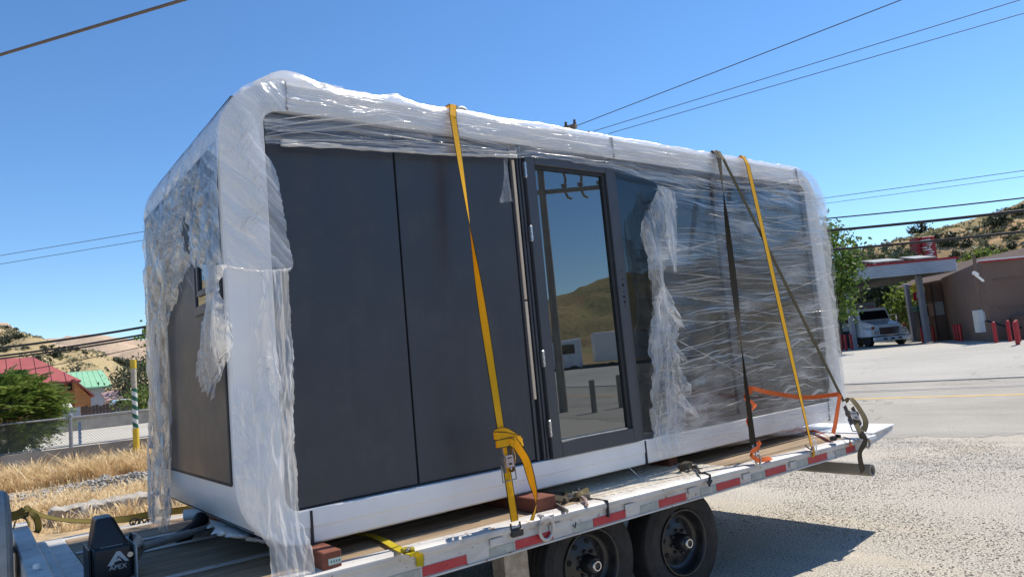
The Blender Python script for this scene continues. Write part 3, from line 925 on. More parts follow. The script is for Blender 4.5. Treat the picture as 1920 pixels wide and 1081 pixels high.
# fuel pumps with number signs
def pump(px, v, num, lb, lb2, sgpx, sgpy):
    u = uof(px, 600, v)
    t = thing('fuel_pump', lb, 'fuel pump', L(u, v, FZ), 'fuel pumps under the canopy')
    m = MB(); lbox(m, u - .42, u + .42, v - .3, v + .3, FZ, FZ + 1.95); m.build('body', MT['darksteel'], t, bevel=.03)
    m = MB(); lbox(m, u - .5, u + .5, v - .36, v + .36, FZ + 1.953, FZ + 2.3); m.build('top_band', MT['teal'], t, bevel=.03)
    m = MB(); lbox(m, u - .3, u + .3, v - .33, v - .302, FZ + 1.1, FZ + 1.6); m.build('screen', MT['boxgrey'], t)
    us = uof(sgpx, sgpy, v - .4); zs = dep(sgpx, sgpy, v - .4).z
    s = thing('pump_number_sign', lb2, 'sign', L(us, v - .4, zs - .6), 'pump number signs')
    m = MB(); m.cyl(L(us, v - .4, zs), L(us, v - .34, zs), .31, 20); m.build('yellow_disc', MT['yellowsign'], s)
    m = MB(); lbox(m, us - .3, us + .3, v - .39, v - .34, zs - .82, zs - .30); m.build('number_plate', MT['red'], s)
    text(num, 'number', MT['white'], s, L(us, v - .395, zs - .56), RH, (0, 0, 1), .34, .006)
    m = MB()
    for k in range(3):
        lbox(m, us - .2, us + .2, v - .41, v - .402, zs - .06 + k * .06, zs - .035 + k * .06)
    m.build('print_line', MT['ink'], s)
    m = MB(); lbox(m, us - .04, us + .04, v - .33, v - .25, FZ + 2.3, zs + .3); m.build('pole', MT['darksteel'], s)
pump(1582, 46, '14', 'dark fuel pump left of the box truck', 'round yellow pump sign over a red plate left of the truck', 1569, 553)
pump(1731, 46.5, '13', 'dark fuel pump right of the box truck', 'round yellow pump sign over a red plate beside the front canopy column', 1719, 539)
m = MB(); u = uof(1741, 560, 55); lbox(m, u - .32, u + .32, 55, 55.4, FZ, dep(1736, 524, 55).z)
tag(m.build('banner_post', MT['red'], bevel=.03), 'tall red post behind the front canopy column', 'post')
s = thing('shop_sign', 'small dark green sign with white letter S beyond the canopy', 'sign', L(uof(1744, 541, 60), 60, FZ))
us, zs = uof(1744, 541, 60), dep(1744, 541, 60).z
m = MB(); lbox(m, us - .6, us + 2, 60, 60.2, zs - .85, zs + .85); m.build('board', MT['teal'], s)
text('S', 'letter', MT['white'], s, L(us - .1, 59.99, zs), RH, (0, 0, 1), 1.3, .02)
m = MB(); lbox(m, us + .5, us + .7, 60.05, 60.18, FZ, zs - .85); m.build('pole', MT['galv'], s)

# the box truck
tv = 43.6
def TU(px): return uof(px, 600, tv)
uA, uB = TU(1629.5), TU(1706.5)
um = (uA + uB) / 2 - .02
k = (uB - uA) / 2.46
tk = thing('box_truck', 'white conventional cab box truck parked under the canopy', 'truck', L(um, tv + 3, FZ))
def tb(n, mat, u0, u1, v0, v1, z0, z1, bv=.03, par=None):
    m = MB(); lbox(m, um + u0, um + u1, tv + v0, tv + v1, FZ + z0, FZ + z1)
    return m.build(n, MT[mat], par or tk, bevel=bv)
m = MB()   # hood tapering to the nose
q = lambda u, v, z: L(um + u, tv + v, FZ + z)
m.hexa([q(-.98, .12, .62), q(.98, .12, .62), q(1.0, 1.7, .62), q(-1.0, 1.7, .62)], [q(-.80, .25, 1.30), q(.80, .25, 1.30), q(.96, 1.7, 1.62), q(-.96, 1.7, 1.62)])
hood = m.build('hood', MT['truckw'], tk, bevel=.09, seg=2)
for sg_ in (-1, 1):
    m = MB(); m.hexa([q(sg_ * .72, .1, .60), q(sg_ * 1.22, .1, .60), q(sg_ * 1.22, 1.5, .60), q(sg_ * .72, 1.5, .60)], [q(sg_ * .74, .22, 1.12), q(sg_ * 1.14, .22, 1.02), q(sg_ * 1.18, 1.3, 1.18), q(sg_ * .78, 1.3, 1.2)])
    m.build('fender', MT['truckw'], tk, bevel=.07, seg=2)
    tb('headlight', 'lamp', sg_ * .88 - .17, sg_ * .88 + .17, .04, .14, .74, .96, .02)
    tb('turn_signal', 'amber', sg_ * .98 - .1, sg_ * .98 + .1, .12, .24, 1.06, 1.22, .03)
    m = MB(); m.lathe([(.22, -.14), (.50, -.14), (.52, -.10), (.52, .10), (.50, .14), (.22, .14)], q(sg_ * 1.0, .9, .50), RH, 22); m.build('wheel', MT['rubber'], tk, smooth=True)
    m = MB(); m.lathe([(.22, -.14), (.50, -.14), (.52, -.10), (.52, .10), (.50, .14), (.22, .14)], q(sg_ * .95, 6.0, .50), RH, 22); m.build('wheel', MT['rubber'], tk, smooth=True)
    t2 = tb('mirror', 'chrome', sg_ * 1.52 - .11, sg_ * 1.52 + .11, 1.8, 1.92, 1.25, 1.85, .04)
    m = MB(); m.tube([q(sg_ * 1.1, 2.0, 1.9), q(sg_ * 1.52, 1.86, 1.9), q(sg_ * 1.52, 1.86, 1.2), q(sg_ * 1.1, 2.0, 1.2)], .025, 5); m.build('mirror_arm', MT['chrome'], tk)
tb('grille', 'darksteel', -.60, .60, .09, .20, .70, 1.12, .02)
m = MB()
for kk in range(6):
    lbox(m, um - .58, um + .58, tv + .06, tv + .088, FZ + .74 + kk * .065, FZ + .765 + kk * .065)
m.build('grille_slat', MT['chrome'], tk)
bp_ = tb('bumper', 'truckw', -1.12, 1.12, -.12, .08, .30, .56, .04)
for uu in (-.45, 0, .45):
    tb('bumper_slot', 'blackm', uu - .12, uu + .12, -.135, -.118, .38, .47, .0)
m = MB(); m.hexa([q(-1.02, 1.7, .6), q(1.02, 1.7, .6), q(1.02, 3.1, .6), q(-1.02, 3.1, .6)], [q(-1.02, 1.7, 1.62), q(1.02, 1.7, 1.62), q(1.02, 3.1, 1.62), q(-1.02, 3.1, 1.62)]); m.build('cab_lower', MT['truckw'], tk, bevel=.05)
m = MB()
m.hexa([q(-1.02, 1.72, 1.622), q(1.02, 1.72, 1.622), q(1.02, 3.1, 1.622), q(-1.02, 3.1, 1.622)], [q(-.94, 2.05, 2.42), q(.94, 2.05, 2.42), q(.94, 3.1, 2.45), q(-.94, 3.1, 2.45)])
m.build('cab', MT['truckw'], tk, bevel=.07, seg=2)
m = MB(); m.hexa([q(-.90, 1.70, 1.68), q(.90, 1.70, 1.68), q(.90, 1.76, 1.68), q(-.90, 1.76, 1.68)], [q(-.84, 1.93, 2.24), q(.84, 1.93, 2.24), q(.84, 2.0, 2.24), q(-.84, 2.0, 2.24)]); m.build('windscreen', MT['dglass'], tk)
for uu in (-.7, -.2, 0, .2, .7):
    tb('marker_lamp', 'amber', uu - .04, uu + .04, 2.1, 2.2, 2.44, 2.52, .01)
tb('chassis', 'darksteel', -.5, .5, .3, 8.2, .42, .6, 0)
box = tb('box_body', 'truckw', -1.95, .95, 3.3, 8.4, .70, 2.55, .03)
tb('box_front', 'truckg', -1.25, .90, 3.22, 3.297, 1.0, 2.66, .02)
tb('box_roof', 'truckg', -1.0, .97, 3.25, 8.4, 2.555, 2.86, .03)
tb('side_cabinet', 'black', -1.42, -1.04, 2.6, 3.2, .45, 1.45, .02)
tb('step', 'darksteel', -1.3, -1.03, 1.8, 2.5, .30, .62, .02)
for uu in (-1.72, -1.55):
    tb('door_seam', 'darksteel', uu - .012, uu + .012, 3.29, 3.299, .9, 2.4, 0)

# trees behind and beside the canopy
def stree(px, v, h, r3, n, leaf, mat, lb, grp=None, name='tree', **kw):
    p = L(uof(px, 610, v), v, FZ)
    return tree(name, lb, 'tree', p, h, r3, n, leaf, MT[mat], grp, **kw)
stree(1566, 36, 6.3, (1.5, 1.5, 2.5), 5200, .115, 'syc', 'bright green sycamore tree left of the canopy fascia', clumps=70, spread=.17, cz=.66, seed=4, limbs=12)
stree(1600, 60, 7.5, (4.2, 2.6, 3.1), 3800, .20, 'dull', 'dusty dark tree seen under the canopy, left one', 'trees behind the filling station', clumps=60, spread=.16, seed=5)
stree(1655, 64, 8.0, (4.6, 2.6, 3.4), 4200, .20, 'dull', 'dusty dark tree rising directly behind the truck', 'trees behind the filling station', clumps=60, spread=.16, seed=6)
stree(1700, 61, 7.2, (3.6, 2.6, 3.0), 3400, .20, 'dull', 'dusty dark tree behind the right canopy columns', 'trees behind the filling station', clumps=60, spread=.16, seed=7)
stree(1706, 55, 4.0, (2.4, 1.5, 1.9), 1900, .15, 'lime', 'light green bush right of the truck cab', None, 'leafy_bush', clumps=40, spread=.18, seed=8)
stree(1582, 56, 4.2, (1.7, 1.4, 1.8), 1500, .15, 'lime', 'light green bush left of the truck box', None, 'leafy_bush', clumps=40, spread=.18, seed=9)
stree(1745, 66, 6.5, (2.4, 2.0, 2.8), 1800, .20, 'dull', 'dusty tree between canopy and brown building', 'trees behind the filling station', clumps=40, spread=.16, seed=10)
stree(1863, 62, 6.9, (1.7, 1.5, 1.0), 700, .2, 'lime', 'bright green treetop above the brown building roof', None, clumps=26, spread=.2, cz=.85, seed=12)
# ================================================================ LEFT BACKGROUND
def line_xy(m, pts, r, n=5):
    m.tube(pts, r, n); return m

# retaining wall and chain link fence
t = MB()
def wallf(u, v):
    x = -30 + 60 * u
    return (x, 18.12 + .02 * fbm((x, v * 2, 1)), GZ - .2 + (-.30 - GZ + .2) * v + .015 * fbm((x * 2, v, 4)))
t.grid(wallf, 240, 6)
t.bx(-30, 30, 18.14, 18.34, GZ - .2, -.305)
tag(t.build('retaining_wall', MT['conc'], loc=(2, 18.2, GZ)), 'low weathered concrete retaining wall below the wire fence', 'wall')
fx = [1.03 + 2.6 * k for k in range(-6, 7)]
fe = thing('wire_fence', 'chain link fence with round posts on the low concrete wall', 'fence', (1.03, 18.25, -.3))
for x in fx:
    m = MB(); m.lathe([(.045, 0), (.045, .80), (.055, .81), (.05, .86), (.0, .88)], (x, 18.25, -.31), (0, 0, 1), 10, False)
    m.build('post', MT['galv'], fe, smooth=True)
m = MB(); m.tube([(fx[0], 18.25, .46), (fx[-1], 18.25, .46)], .024, 7); m.build('top_rail', MT['galv'], fe, smooth=True)
m = MB(); m.tube([(fx[0], 18.25, -.27), (fx[-1], 18.25, -.27)], .014, 5); m.build('bottom_rail', MT['galv'], fe)
m = MB(); pz = .07; x0, x1, z0, z1 = -6.5, 9.0, -.27, .46
xs = x0
while xs < x1:
    for sg in (1, -1):
        a = (xs, 18.25 + .004 * sg, z0 if sg > 0 else z1); b = (xs + (z1 - z0), 18.25 + .004 * sg, z1 if sg > 0 else z0)
        m.tube([a, b], .0030, 3, False)
    xs += pz
stuff(m.build('wire_mesh', MT['fwire'], fe))

# barrier behind the back road
t = MB(); t.bx(-60, 70, 34.0, 34.4, -.6, .10); w1 = MT['conc']
tag(t.build('road_barrier', w1, loc=(4, 34.2, -.45), bevel=.03), 'long grey concrete barrier along the far side of the back road', 'barrier')
t = MB(); t.bx(-60, 70, 33.96, 34.44, .103, .19)
o = t.build('coping', MT['conc'], bpy.data.objects['road_barrier'])

# orange house with red roof
D1 = 61
a0 = far(-60, 690, D1); eR = far(152, 712, D1); rg0 = far(-40, 676, D1 + 4); rg1 = far(62, 669, D1 + 4); bs = far(145, 772, D1)
hs = thing('cedar_house', 'orange cedar house with red metal hip roof', 'house', (0, 61, 0))
y0 = eR.y
m = MB(); m.bx(-9, eR.x - .35, y0 + .3, y0 + 8, -.5, eR.z - .02); m.build('wall', MT['orangewall'], hs)
m = MB(); zr = rg1.z
A = V((-9.5, y0, eR.z - .05)); B = V((eR.x, y0, eR.z)); Cc = V((eR.x, y0 + 8.3, eR.z)); Dd = V((-9.5, y0 + 8.3, eR.z))
R0 = V((-9.5, y0 + 4.2, zr)); R1 = V((rg1.x, y0 + 4.2, zr))
dn = V((0, 0, -.14))
m.add([A, B, R1, R0, Cc, Dd] + [p + dn for p in (A, B, Cc, Dd)], [(0, 1, 2, 3), (1, 4, 2), (4, 5, 3, 2), (0, 6, 7, 1), (1, 7, 8, 4), (5, 4, 8, 9)])
rf = m.build('roof', MT['redroof'], hs)
m = MB()
for k in range(18):
    x = A.x + .4 + k * .85
    if x < B.x - .3:
        f = 1 if x < R1.x else (B.x - x) / (B.x - R1.x)
        p0 = V((x, y0, eR.z + .03)); p1 = V((x, y0 + 4.2 * f, eR.z + (zr - eR.z) * f + .03))
        m.tube([p0, p1], .03, 4)
m.build('roof_seam', MT['redroof'], rf)
# lean-to gable at its right
g0 = far(146, 712, D1 - 1.5); g1 = far(172, 741, D1 - 1.5)
yl_ = g0.y
m = MB(); m.prism([(g0.x - .2, yl_, -.4), (g1.x - .05, yl_, -.4), (g1.x - .05, yl_, g1.z - .1), (g0.x - .2, yl_, g0.z - .1)], (0, 5, 0)); m.build('lean_to_wall', MT['orangewall'], hs)
m = MB(); m.prism([(g0.x - .25, yl_ - .25, g0.z - .05), (g1.x + .15, yl_ - .25, g1.z - .12), (g1.x + .15, yl_ - .25, g1.z + .02), (g0.x - .25, yl_ - .25, g0.z + .11)], (0, 5.4, 0)); m.build('lean_to_roof', MT['redroof'], hs)
for (pa, pb) in (((113, 718), (122, 731)), ((128, 715), (138, 729))):
    p, q2 = far(*pa, D1 - .6), far(*pb, D1 - .6)
    m = MB(); m.bx(p.x, q2.x, y0 + .2, y0 + .298, q2.z, p.z); wn = m.build('window', MT['dglass'], hs)
    m = MB(); m.bx(p.x - .06, q2.x + .06, y0 + .22, y0 + .296, q2.z - .07, q2.z - .003); m.build('sill', MT['brownwood'], wn)
p, q2 = far(113, 757, 57), far(138, 764, 57)
m = MB(); m.hexa([V((p.x, p.y, q2.z - .1)), V((q2.x, p.y, q2.z - .1)), V((q2.x, p.y + 2, p.z - .1)), V((p.x, p.y + 2, p.z - .1))], [V((p.x, p.y, q2.z)), V((q2.x, p.y, q2.z)), V((q2.x, p.y + 2, p.z)), V((p.x, p.y + 2, p.z))])
m.build('porch_roof', MT['white'], hs)

# green roofed house
gh = thing('grey_house', 'grey walled house under a pale green metal gable roof', 'house', (8, 78, 0))
e0, e1 = far(163, 727, 77), far(210, 722, 77); r0_, r1_ = far(124, 697, 81), far(192, 693, 81)
e0 = V((e0.x - .6, e0.y, e1.z)); r0_.z = r1_.z
b0_ = V((2 * r0_.x - e0.x, 2 * r0_.y - e0.y, e0.z)); b1_ = V((2 * r1_.x - e1.x, 2 * r1_.y - e1.y, e1.z))
eL = V((r0_.x - .5, e0.y, e0.z))
m = MB(); dn = V((0, 0, -.16))
m.add([eL, e1, r1_, r0_, b1_, b0_] + [eL + dn, e1 + dn, r1_ + dn, b1_ + dn, b0_ + dn, r0_ + dn], [(0, 1, 2, 3), (3, 2, 4, 5), (0, 6, 7, 1), (1, 7, 8, 2), (2, 8, 9, 4), (0, 3, 11, 6), (3, 5, 10, 11)])
rf = m.build('roof', MT['greenroof'], gh)
m = MB()
for k in range(1, 7):
    f = k / 7; m.tube([eL.lerp(e1, f) + V((0, 0, .02)), r0_.lerp(r1_, f) + V((0, 0, .02))], .025, 4)
m.build('roof_seam', MT['greenroof'], rf)
m = MB(); wx = far(199, 740, 77).x
m.bx(eL.x + .5, wx, e0.y + .5, e0.y + 7.5, -.6, e0.z - .17); m.build('wall', MT['greywall'], gh)
m = MB(); m.add([V((wx, e0.y + .5, e0.z - .2)), V((wx, e0.y + 7.5, e0.z - .2)), V((wx, e0.y + 4, r1_.z - .3)), V((wx - .2, e0.y + .5, e0.z - .2)), V((wx - .2, e0.y + 7.5, e0.z - .2)), V((wx - .2, e0.y + 4, r1_.z - .3))], [(0, 1, 2), (3, 5, 4), (0, 3, 4, 1), (1, 4, 5, 2), (2, 5, 3, 0)])
m.build('gable', MT['greywall'], gh)

# brown board fence, shed roof, parked car
wf = thing('board_fence', 'dark brown board fence below the green roofed house', 'fence', far(200, 768, 50))
p, q2 = far(152, 762, 50), far(245, 758, 50)
m = MB(); x = p.x; k = 0
while x < q2.x + 3:
    m.bx(x, x + .17, p.y, p.y + .04, -.6, p.z + .05 * math.sin(k * 2.1)); x += .185; k += 1
stuff(m.build('fence_board', MT['brownwood'], wf))
m = MB(); m.bx(p.x, q2.x + 3, p.y + .045, p.y + .1, p.z - .3, p.z - .2); m.build('rail', MT['brownwood'], wf)
p, q2 = far(118, 766, 48), far(150, 772, 48)
m = MB(); m.bx(p.x, q2.x, p.y, p.y + .06, -.5, p.z)
for k in range(6):
    xx = p.x + (q2.x - p.x) * k / 5; m.bx(xx - .03, xx + .03, p.y - .03, p.y - .003, -.5, p.z + .05)
tag(m.build('panel_gate', MT['greywall']), 'pale grey gate panel at the left end of the board fence', 'gate')
p, q2 = far(200, 742, 66), far(232, 750, 66)
sh = thing('shed', 'low shed with faded pink roof left of the bright bush', 'shed', (p.x, p.y, 0))
m = MB(); m.hexa([V((p.x, p.y, q2.z)), V((q2.x, p.y, q2.z + .15)), V((q2.x, p.y + 3, p.z + .4)), V((p.x, p.y + 3, p.z + .2))], [V((p.x, p.y, q2.z + .1)), V((q2.x, p.y, q2.z + .25)), V((q2.x, p.y + 3, p.z + .5)), V((p.x, p.y + 3, p.z + .3))]); m.build('roof', pm('faded_pink_roof', (.50, .33, .29), .7), sh)
m = MB(); m.bx(p.x + .1, q2.x - .1, p.y + .3, p.y + 2.8, -.5, q2.z + .05); m.build('wall', MT['greywall'], sh)
p, q2 = far(193, 758, 54), far(242, 755, 54)
ca = thing('parked_car', 'white parked car behind the board fence', 'car', (p.x, p.y, -.5))
L_ = q2.x - p.x + .6; zc = far(215, 749, 54).z
def cp(x, z, y): return V((p.x + x * L_, p.y + y, z))
prof = [(0, -.2), (0, zc - .62), (.05, zc - .50), (.24, zc - .42), (.36, zc - .05), (.42, zc), (.70, zc), (.80, zc - .08), (.97, zc - .42), (1, zc - .5), (1, -.2)]
m = MB(); m.prism([cp(x, z, 0) for x, z in prof], (0, 1.7, 0)); m.build('body', MT['truckw'], ca, bevel=.05)
m = MB(); m.prism([cp(.28, zc - .42, -.012), cp(.39, zc - .08, -.012), cp(.54, zc - .07, -.012), cp(.54, zc - .42, -.012)], (0, .01, 0)); m.build('window', MT['dglass'], ca)
m = MB(); m.prism([cp(.57, zc - .42, -.012), cp(.57, zc - .07, -.012), cp(.76, zc - .1, -.012), cp(.90, zc - .42, -.012)], (0, .01, 0)); m.build('window', MT['dglass'], ca)
for xx in (.2, .8):
    m = MB(); m.lathe([(.15, 0), (.33, 0), (.33, .2), (.15, .2)], cp(xx, -.25, -.03), (0, 1, 0), 16); m.build('wheel', MT['rubber'], ca)

# trees and bushes on the left
def ltree(px, D, gz, h, r3, n, leaf, mat, lb, grp=None, name='tree', cat='tree', **kw):
    p = far(px, 750, D); p.z = gz
    return tree(name, lb, cat, p, h, r3, n, leaf, MT[mat], grp, **kw)
ltree(153, 110, 0, 5.6, (1.7, 1.5, 1.9), 500, .2, 'oak', 'dark round tree above the green roof ridge', clumps=30, seed=21)
ltree(232, 86, -.3, 3.6, (1.7, 1.4, 1.6), 800, .14, 'oak', 'dark green tree right of the green roofed house', clumps=40, seed=22)
ltree(262, 68, -.3, 4.1, (2.2, 1.6, 1.6), 1200, .14, 'dull', 'dusty green tree behind the striped post', clumps=50, seed=23)
ltree(290, 60, -.3, 3.8, (2.0, 1.6, 1.6), 1000, .14, 'oak', 'dark tree half hidden by the wrapped house corner', clumps=50, seed=24)
ltree(258, 46, -.4, 1.9, (1.25, 1.0, .85), 1100, .085, 'lime', 'bright green bush above the barrier near the striped post', None, 'leafy_bush', 'bush', clumps=36, seed=25, cz=.5)
ltree(322, 24, GZ, 5.2, (.70, .70, 1.2), 900, .07, 'syc', 'green tree peeking out from behind the wrapped end wall', clumps=30, seed=26, spread=.2, cz=.62)

# the big pinnate shrub at the left edge
bp0 = far(24, 840, 23.4); bp0.z = -.43
sb = thing('pinnate_shrub', 'large green shrub with long feathery leaves at the left edge', 'shrub', bp0)
m = MB(); st = MB(); rnd = random.Random(3)
def frond(m, o, d, ln):
    d = d.normalized(); side = d.cross(V((0, 0, 1))).normalized(); nrm = side.cross(d)
    n = 8
    for k in range(1, n + 1):
        f = k / n
        c = o + d * ln * f - V((0, 0, 1)) * (ln * .38 * f * f)
        for s in (-1, 1):
            l = ln * .36 * (1.15 - .6 * f) * rnd.uniform(.8, 1.2)
            q_ = (side * s + d * .45 - V((0, 0, .28)) + nrm * rnd.uniform(-.3, .3)).normalized()
            wv = d * l * .20
            m.add([c, c + q_ * l * .45 + wv, c + q_ * l, c + q_ * l * .45 - wv], [(0, 1, 2, 3)])
for k in range(11):
    a = rnd.uniform(0, 6.28); rr = rnd.uniform(.2, 1.0)
    tip = bp0 + V((math.cos(a) * rr * 1.5, math.sin(a) * rr * 1.3, rnd.uniform(1.0, 1.9)))
    st.tube([bp0 + V((math.cos(a) * .1, math.sin(a) * .1, 0)), bp0.lerp(tip, .5) + V((0, 0, .15)), tip], [.035, .022, .008], 5)
cb = bp0 + V((-.12, 0, 1.16))
for k in range(1500):
    d = V((rnd.gauss(0, 1), rnd.gauss(0, 1), rnd.gauss(.15, .9))).normalized()
    f = rnd.uniform(.35, 1) ** .6
    o = cb + V((d.x * 1.22 * f, d.y * 1.2 * f, d.z * .95 * f))
    if o.z < -.15: o.z = -.15 + rnd.random() * .3
    frond(m, o, V((d.x, d.y, d.z * .4 + .25)) + V((rnd.uniform(-.4, .4),) * 3), rnd.uniform(.34, .60))
st.build('stem', MT['bark'], sb, smooth=True)
m.build('foliage', MT['ail'], sb)

# striped marker post and blue stake
def post_mat():
    t = NT('spiral_band')
    co = t.n('TexCoord').outputs['Object']
    s = t.n('SeparateXYZ', i={0: co})
    ang = t.math('ARCTAN2', s.outputs[1], s.outputs[0])
    f = t.math('FRACT', t.math('ADD', t.math('MULTIPLY', ang, 1 / 6.28318), t.math('MULTIPLY', s.outputs[2], 4.3)))
    c = t.mixc(t.ramp(f, [(0, 0), (.49, 0), (.51, 1), (1, 1)]), (.015, .12, .075), (.68, .70, .68))
    p = t.n('BsdfPrincipled', i={'Base Color': c, 'Roughness': .5})
    return t.done(p.outputs[0])
pb = at(257, 873, 2, GZ); Dp = math.hypot(pb.x - CAM.x, pb.y - CAM.y)
def pz_(py): return far(255, py, Dp).z
mp = thing('marker_post', 'tall yellow marker post with green and white spiral band', 'post', pb)
rp = .068
for (ya, yb, nm, mt, r) in ((880, 802, 'yellow_base', 'yellowpaint', rp * 1.12), (802, 727, 'striped_band', None, rp), (727, 690, 'faded_band', 'f', rp), (690, 674, 'yellow_top', 'yellowpaint', rp * 1.12)):
    za, zb2 = (GZ - .1 if ya == 880 else pz_(ya)), pz_(yb)
    m = MB(); m.lathe([(r, za - pb.z + .001), (r, zb2 - pb.z), (0, zb2 - pb.z + .001)], pb, (0, 0, 1), 14, False)
    mm = post_mat() if mt is None else (pm('faded_post_paint', (.50, .47, .38), .8, var=.3, vs=14, dirt=(.35, .20, .06), dirt_amt=.9, ds=9) if mt == 'f' else MT[mt])
    m.build(nm, mm, mp, smooth=True)
sp = at(151, 866, 2, GZ); Ds = math.hypot(sp.x - CAM.x, sp.y - CAM.y)
m = MB(); zt_ = far(151, 790, Ds).z
m.bx(sp.x - .035, sp.x + .035, sp.y - .02, sp.y + .02, GZ - .1, zt_)
for k in range(9):
    zz = GZ + .1 + k * .12; m.bx(sp.x + .036, sp.x + .046, sp.y - .03, sp.y - .01, zz, zz + .06)
tag(m.build('survey_stake', MT['bluestake']), 'thin faded blue stake in front of the wire fence', 'stake')

# curb block, rubble, litter
m = MB()
def curb(u, v):
    a = v * 2 * math.pi; x = -.16 + 2.5 * u
    cx = max(-1, min(1, 1.9 * math.cos(a))); cz = max(-1, min(1, 1.9 * math.sin(a)))
    n = .035 * fbm((x * 14, cx * 6, cz * 6)) + .04 * fbm((x * 5, cx * 2, cz * 2 + 7))
    k = 1 if 0.001 < u < .999 else 0
    return (x, 9.15 + (cx * .24 + n) * k, GZ + .10 + (cz * .15 + n) * k)
m.grid(curb, 60, 18)
tag(m.build('concrete_curb', MT['conc'], smooth='all'), 'broken concrete curb block in the dry grass behind the trailer', 'curb')

def stones(name, mat, n, gen, smin, smax, kind=True):
    P = np.array([gen() for _ in range(n)])
    base = np.array([(1, 0, 0), (-.5, .87, 0), (-.5, -.87, 0), (.3, .2, .75), (-.2, -.1, -.6)], float)
    fc = np.array([(0, 1, 3), (1, 2, 3), (2, 0, 3), (1, 0, 4), (2, 1, 4), (0, 2, 4)])
    s = smin * (smax / smin) ** (RNG.random((n, 1, 1)) ** 2.2)
    a = RNG.random(n) * 6.28
    R = np.zeros((n, 3, 3)); R[:, 0, 0] = np.cos(a); R[:, 0, 1] = -np.sin(a); R[:, 1, 0] = np.sin(a); R[:, 1, 1] = np.cos(a); R[:, 2, 2] = .65
    vv = np.einsum('nij,kj->nki', R, base) * s * (1 + .35 * RNG.normal(size=(n, 5, 1))) + P[:, None, :]
    me = bpy.data.meshes.new(name)
    f = (fc[None] + 5 * np.arange(n)[:, None, None]).reshape(-1, 3)
    b = np.array([P[:, 0].mean(), P[:, 1].mean(), GZ])
    me.vertices.add(5 * n); me.vertices.foreach_set('co', (vv.reshape(-1, 3) - b).ravel())
    me.loops.add(f.size); me.loops.foreach_set('vertex_index', f.ravel())
    me.polygons.add(len(f)); me.polygons.foreach_set('loop_start', np.arange(0, f.size, 3)); me.polygons.foreach_set('loop_total', np.full(len(f), 3))
    me.update(); me.validate()
    me.materials.append(mat)
    o = bpy.data.objects.new(name, me); COL.objects.link(o); o.location = b
    return stuff(o)

def gen_lot():
    while True:
        x, y = random.uniform(2.5, 12.2), random.uniform(-4.0, 6)
        if fbm((x * .6, y * .6, 2)) + random.uniform(-.35, .35) > .0:
            if x - (10.55 - .13 * y) > random.expovariate(3.0): continue
            return (x, y, GZ + .002)
stones('gravel', MT['pebble'], 85000, gen_lot, .0035, .012)
def gen_rub():
    x = random.gauss(1.7, 1.1); y = random.gauss(14.0, .55)
    return (x, y, GZ + .02 + .12 * math.exp(-((x - 1.6) / 1.2) ** 2 - ((y - 14) / .6) ** 2) * random.random())
stones('rubble', MT['rubble'], 2600, gen_rub, .015, .09)
m = MB(); p = at(197, 903, 2, GZ)
for k in range(7):
    a = k * .9; r = .06 + .03 * (k % 3)
    m.add([p + V((0, 0, .05)), p + V((math.cos(a) * r, math.sin(a) * r, .02)), p + V((math.cos(a + .7) * r * 1.3, math.sin(a + .7) * r, .16 + .03 * (k % 2)))], [(0, 1, 2)])
tag(m.build('plastic_litter', MT['litter'], loc=(p.x, p.y, GZ)), 'crumpled pale blue plastic litter on the rubble', 'litter')

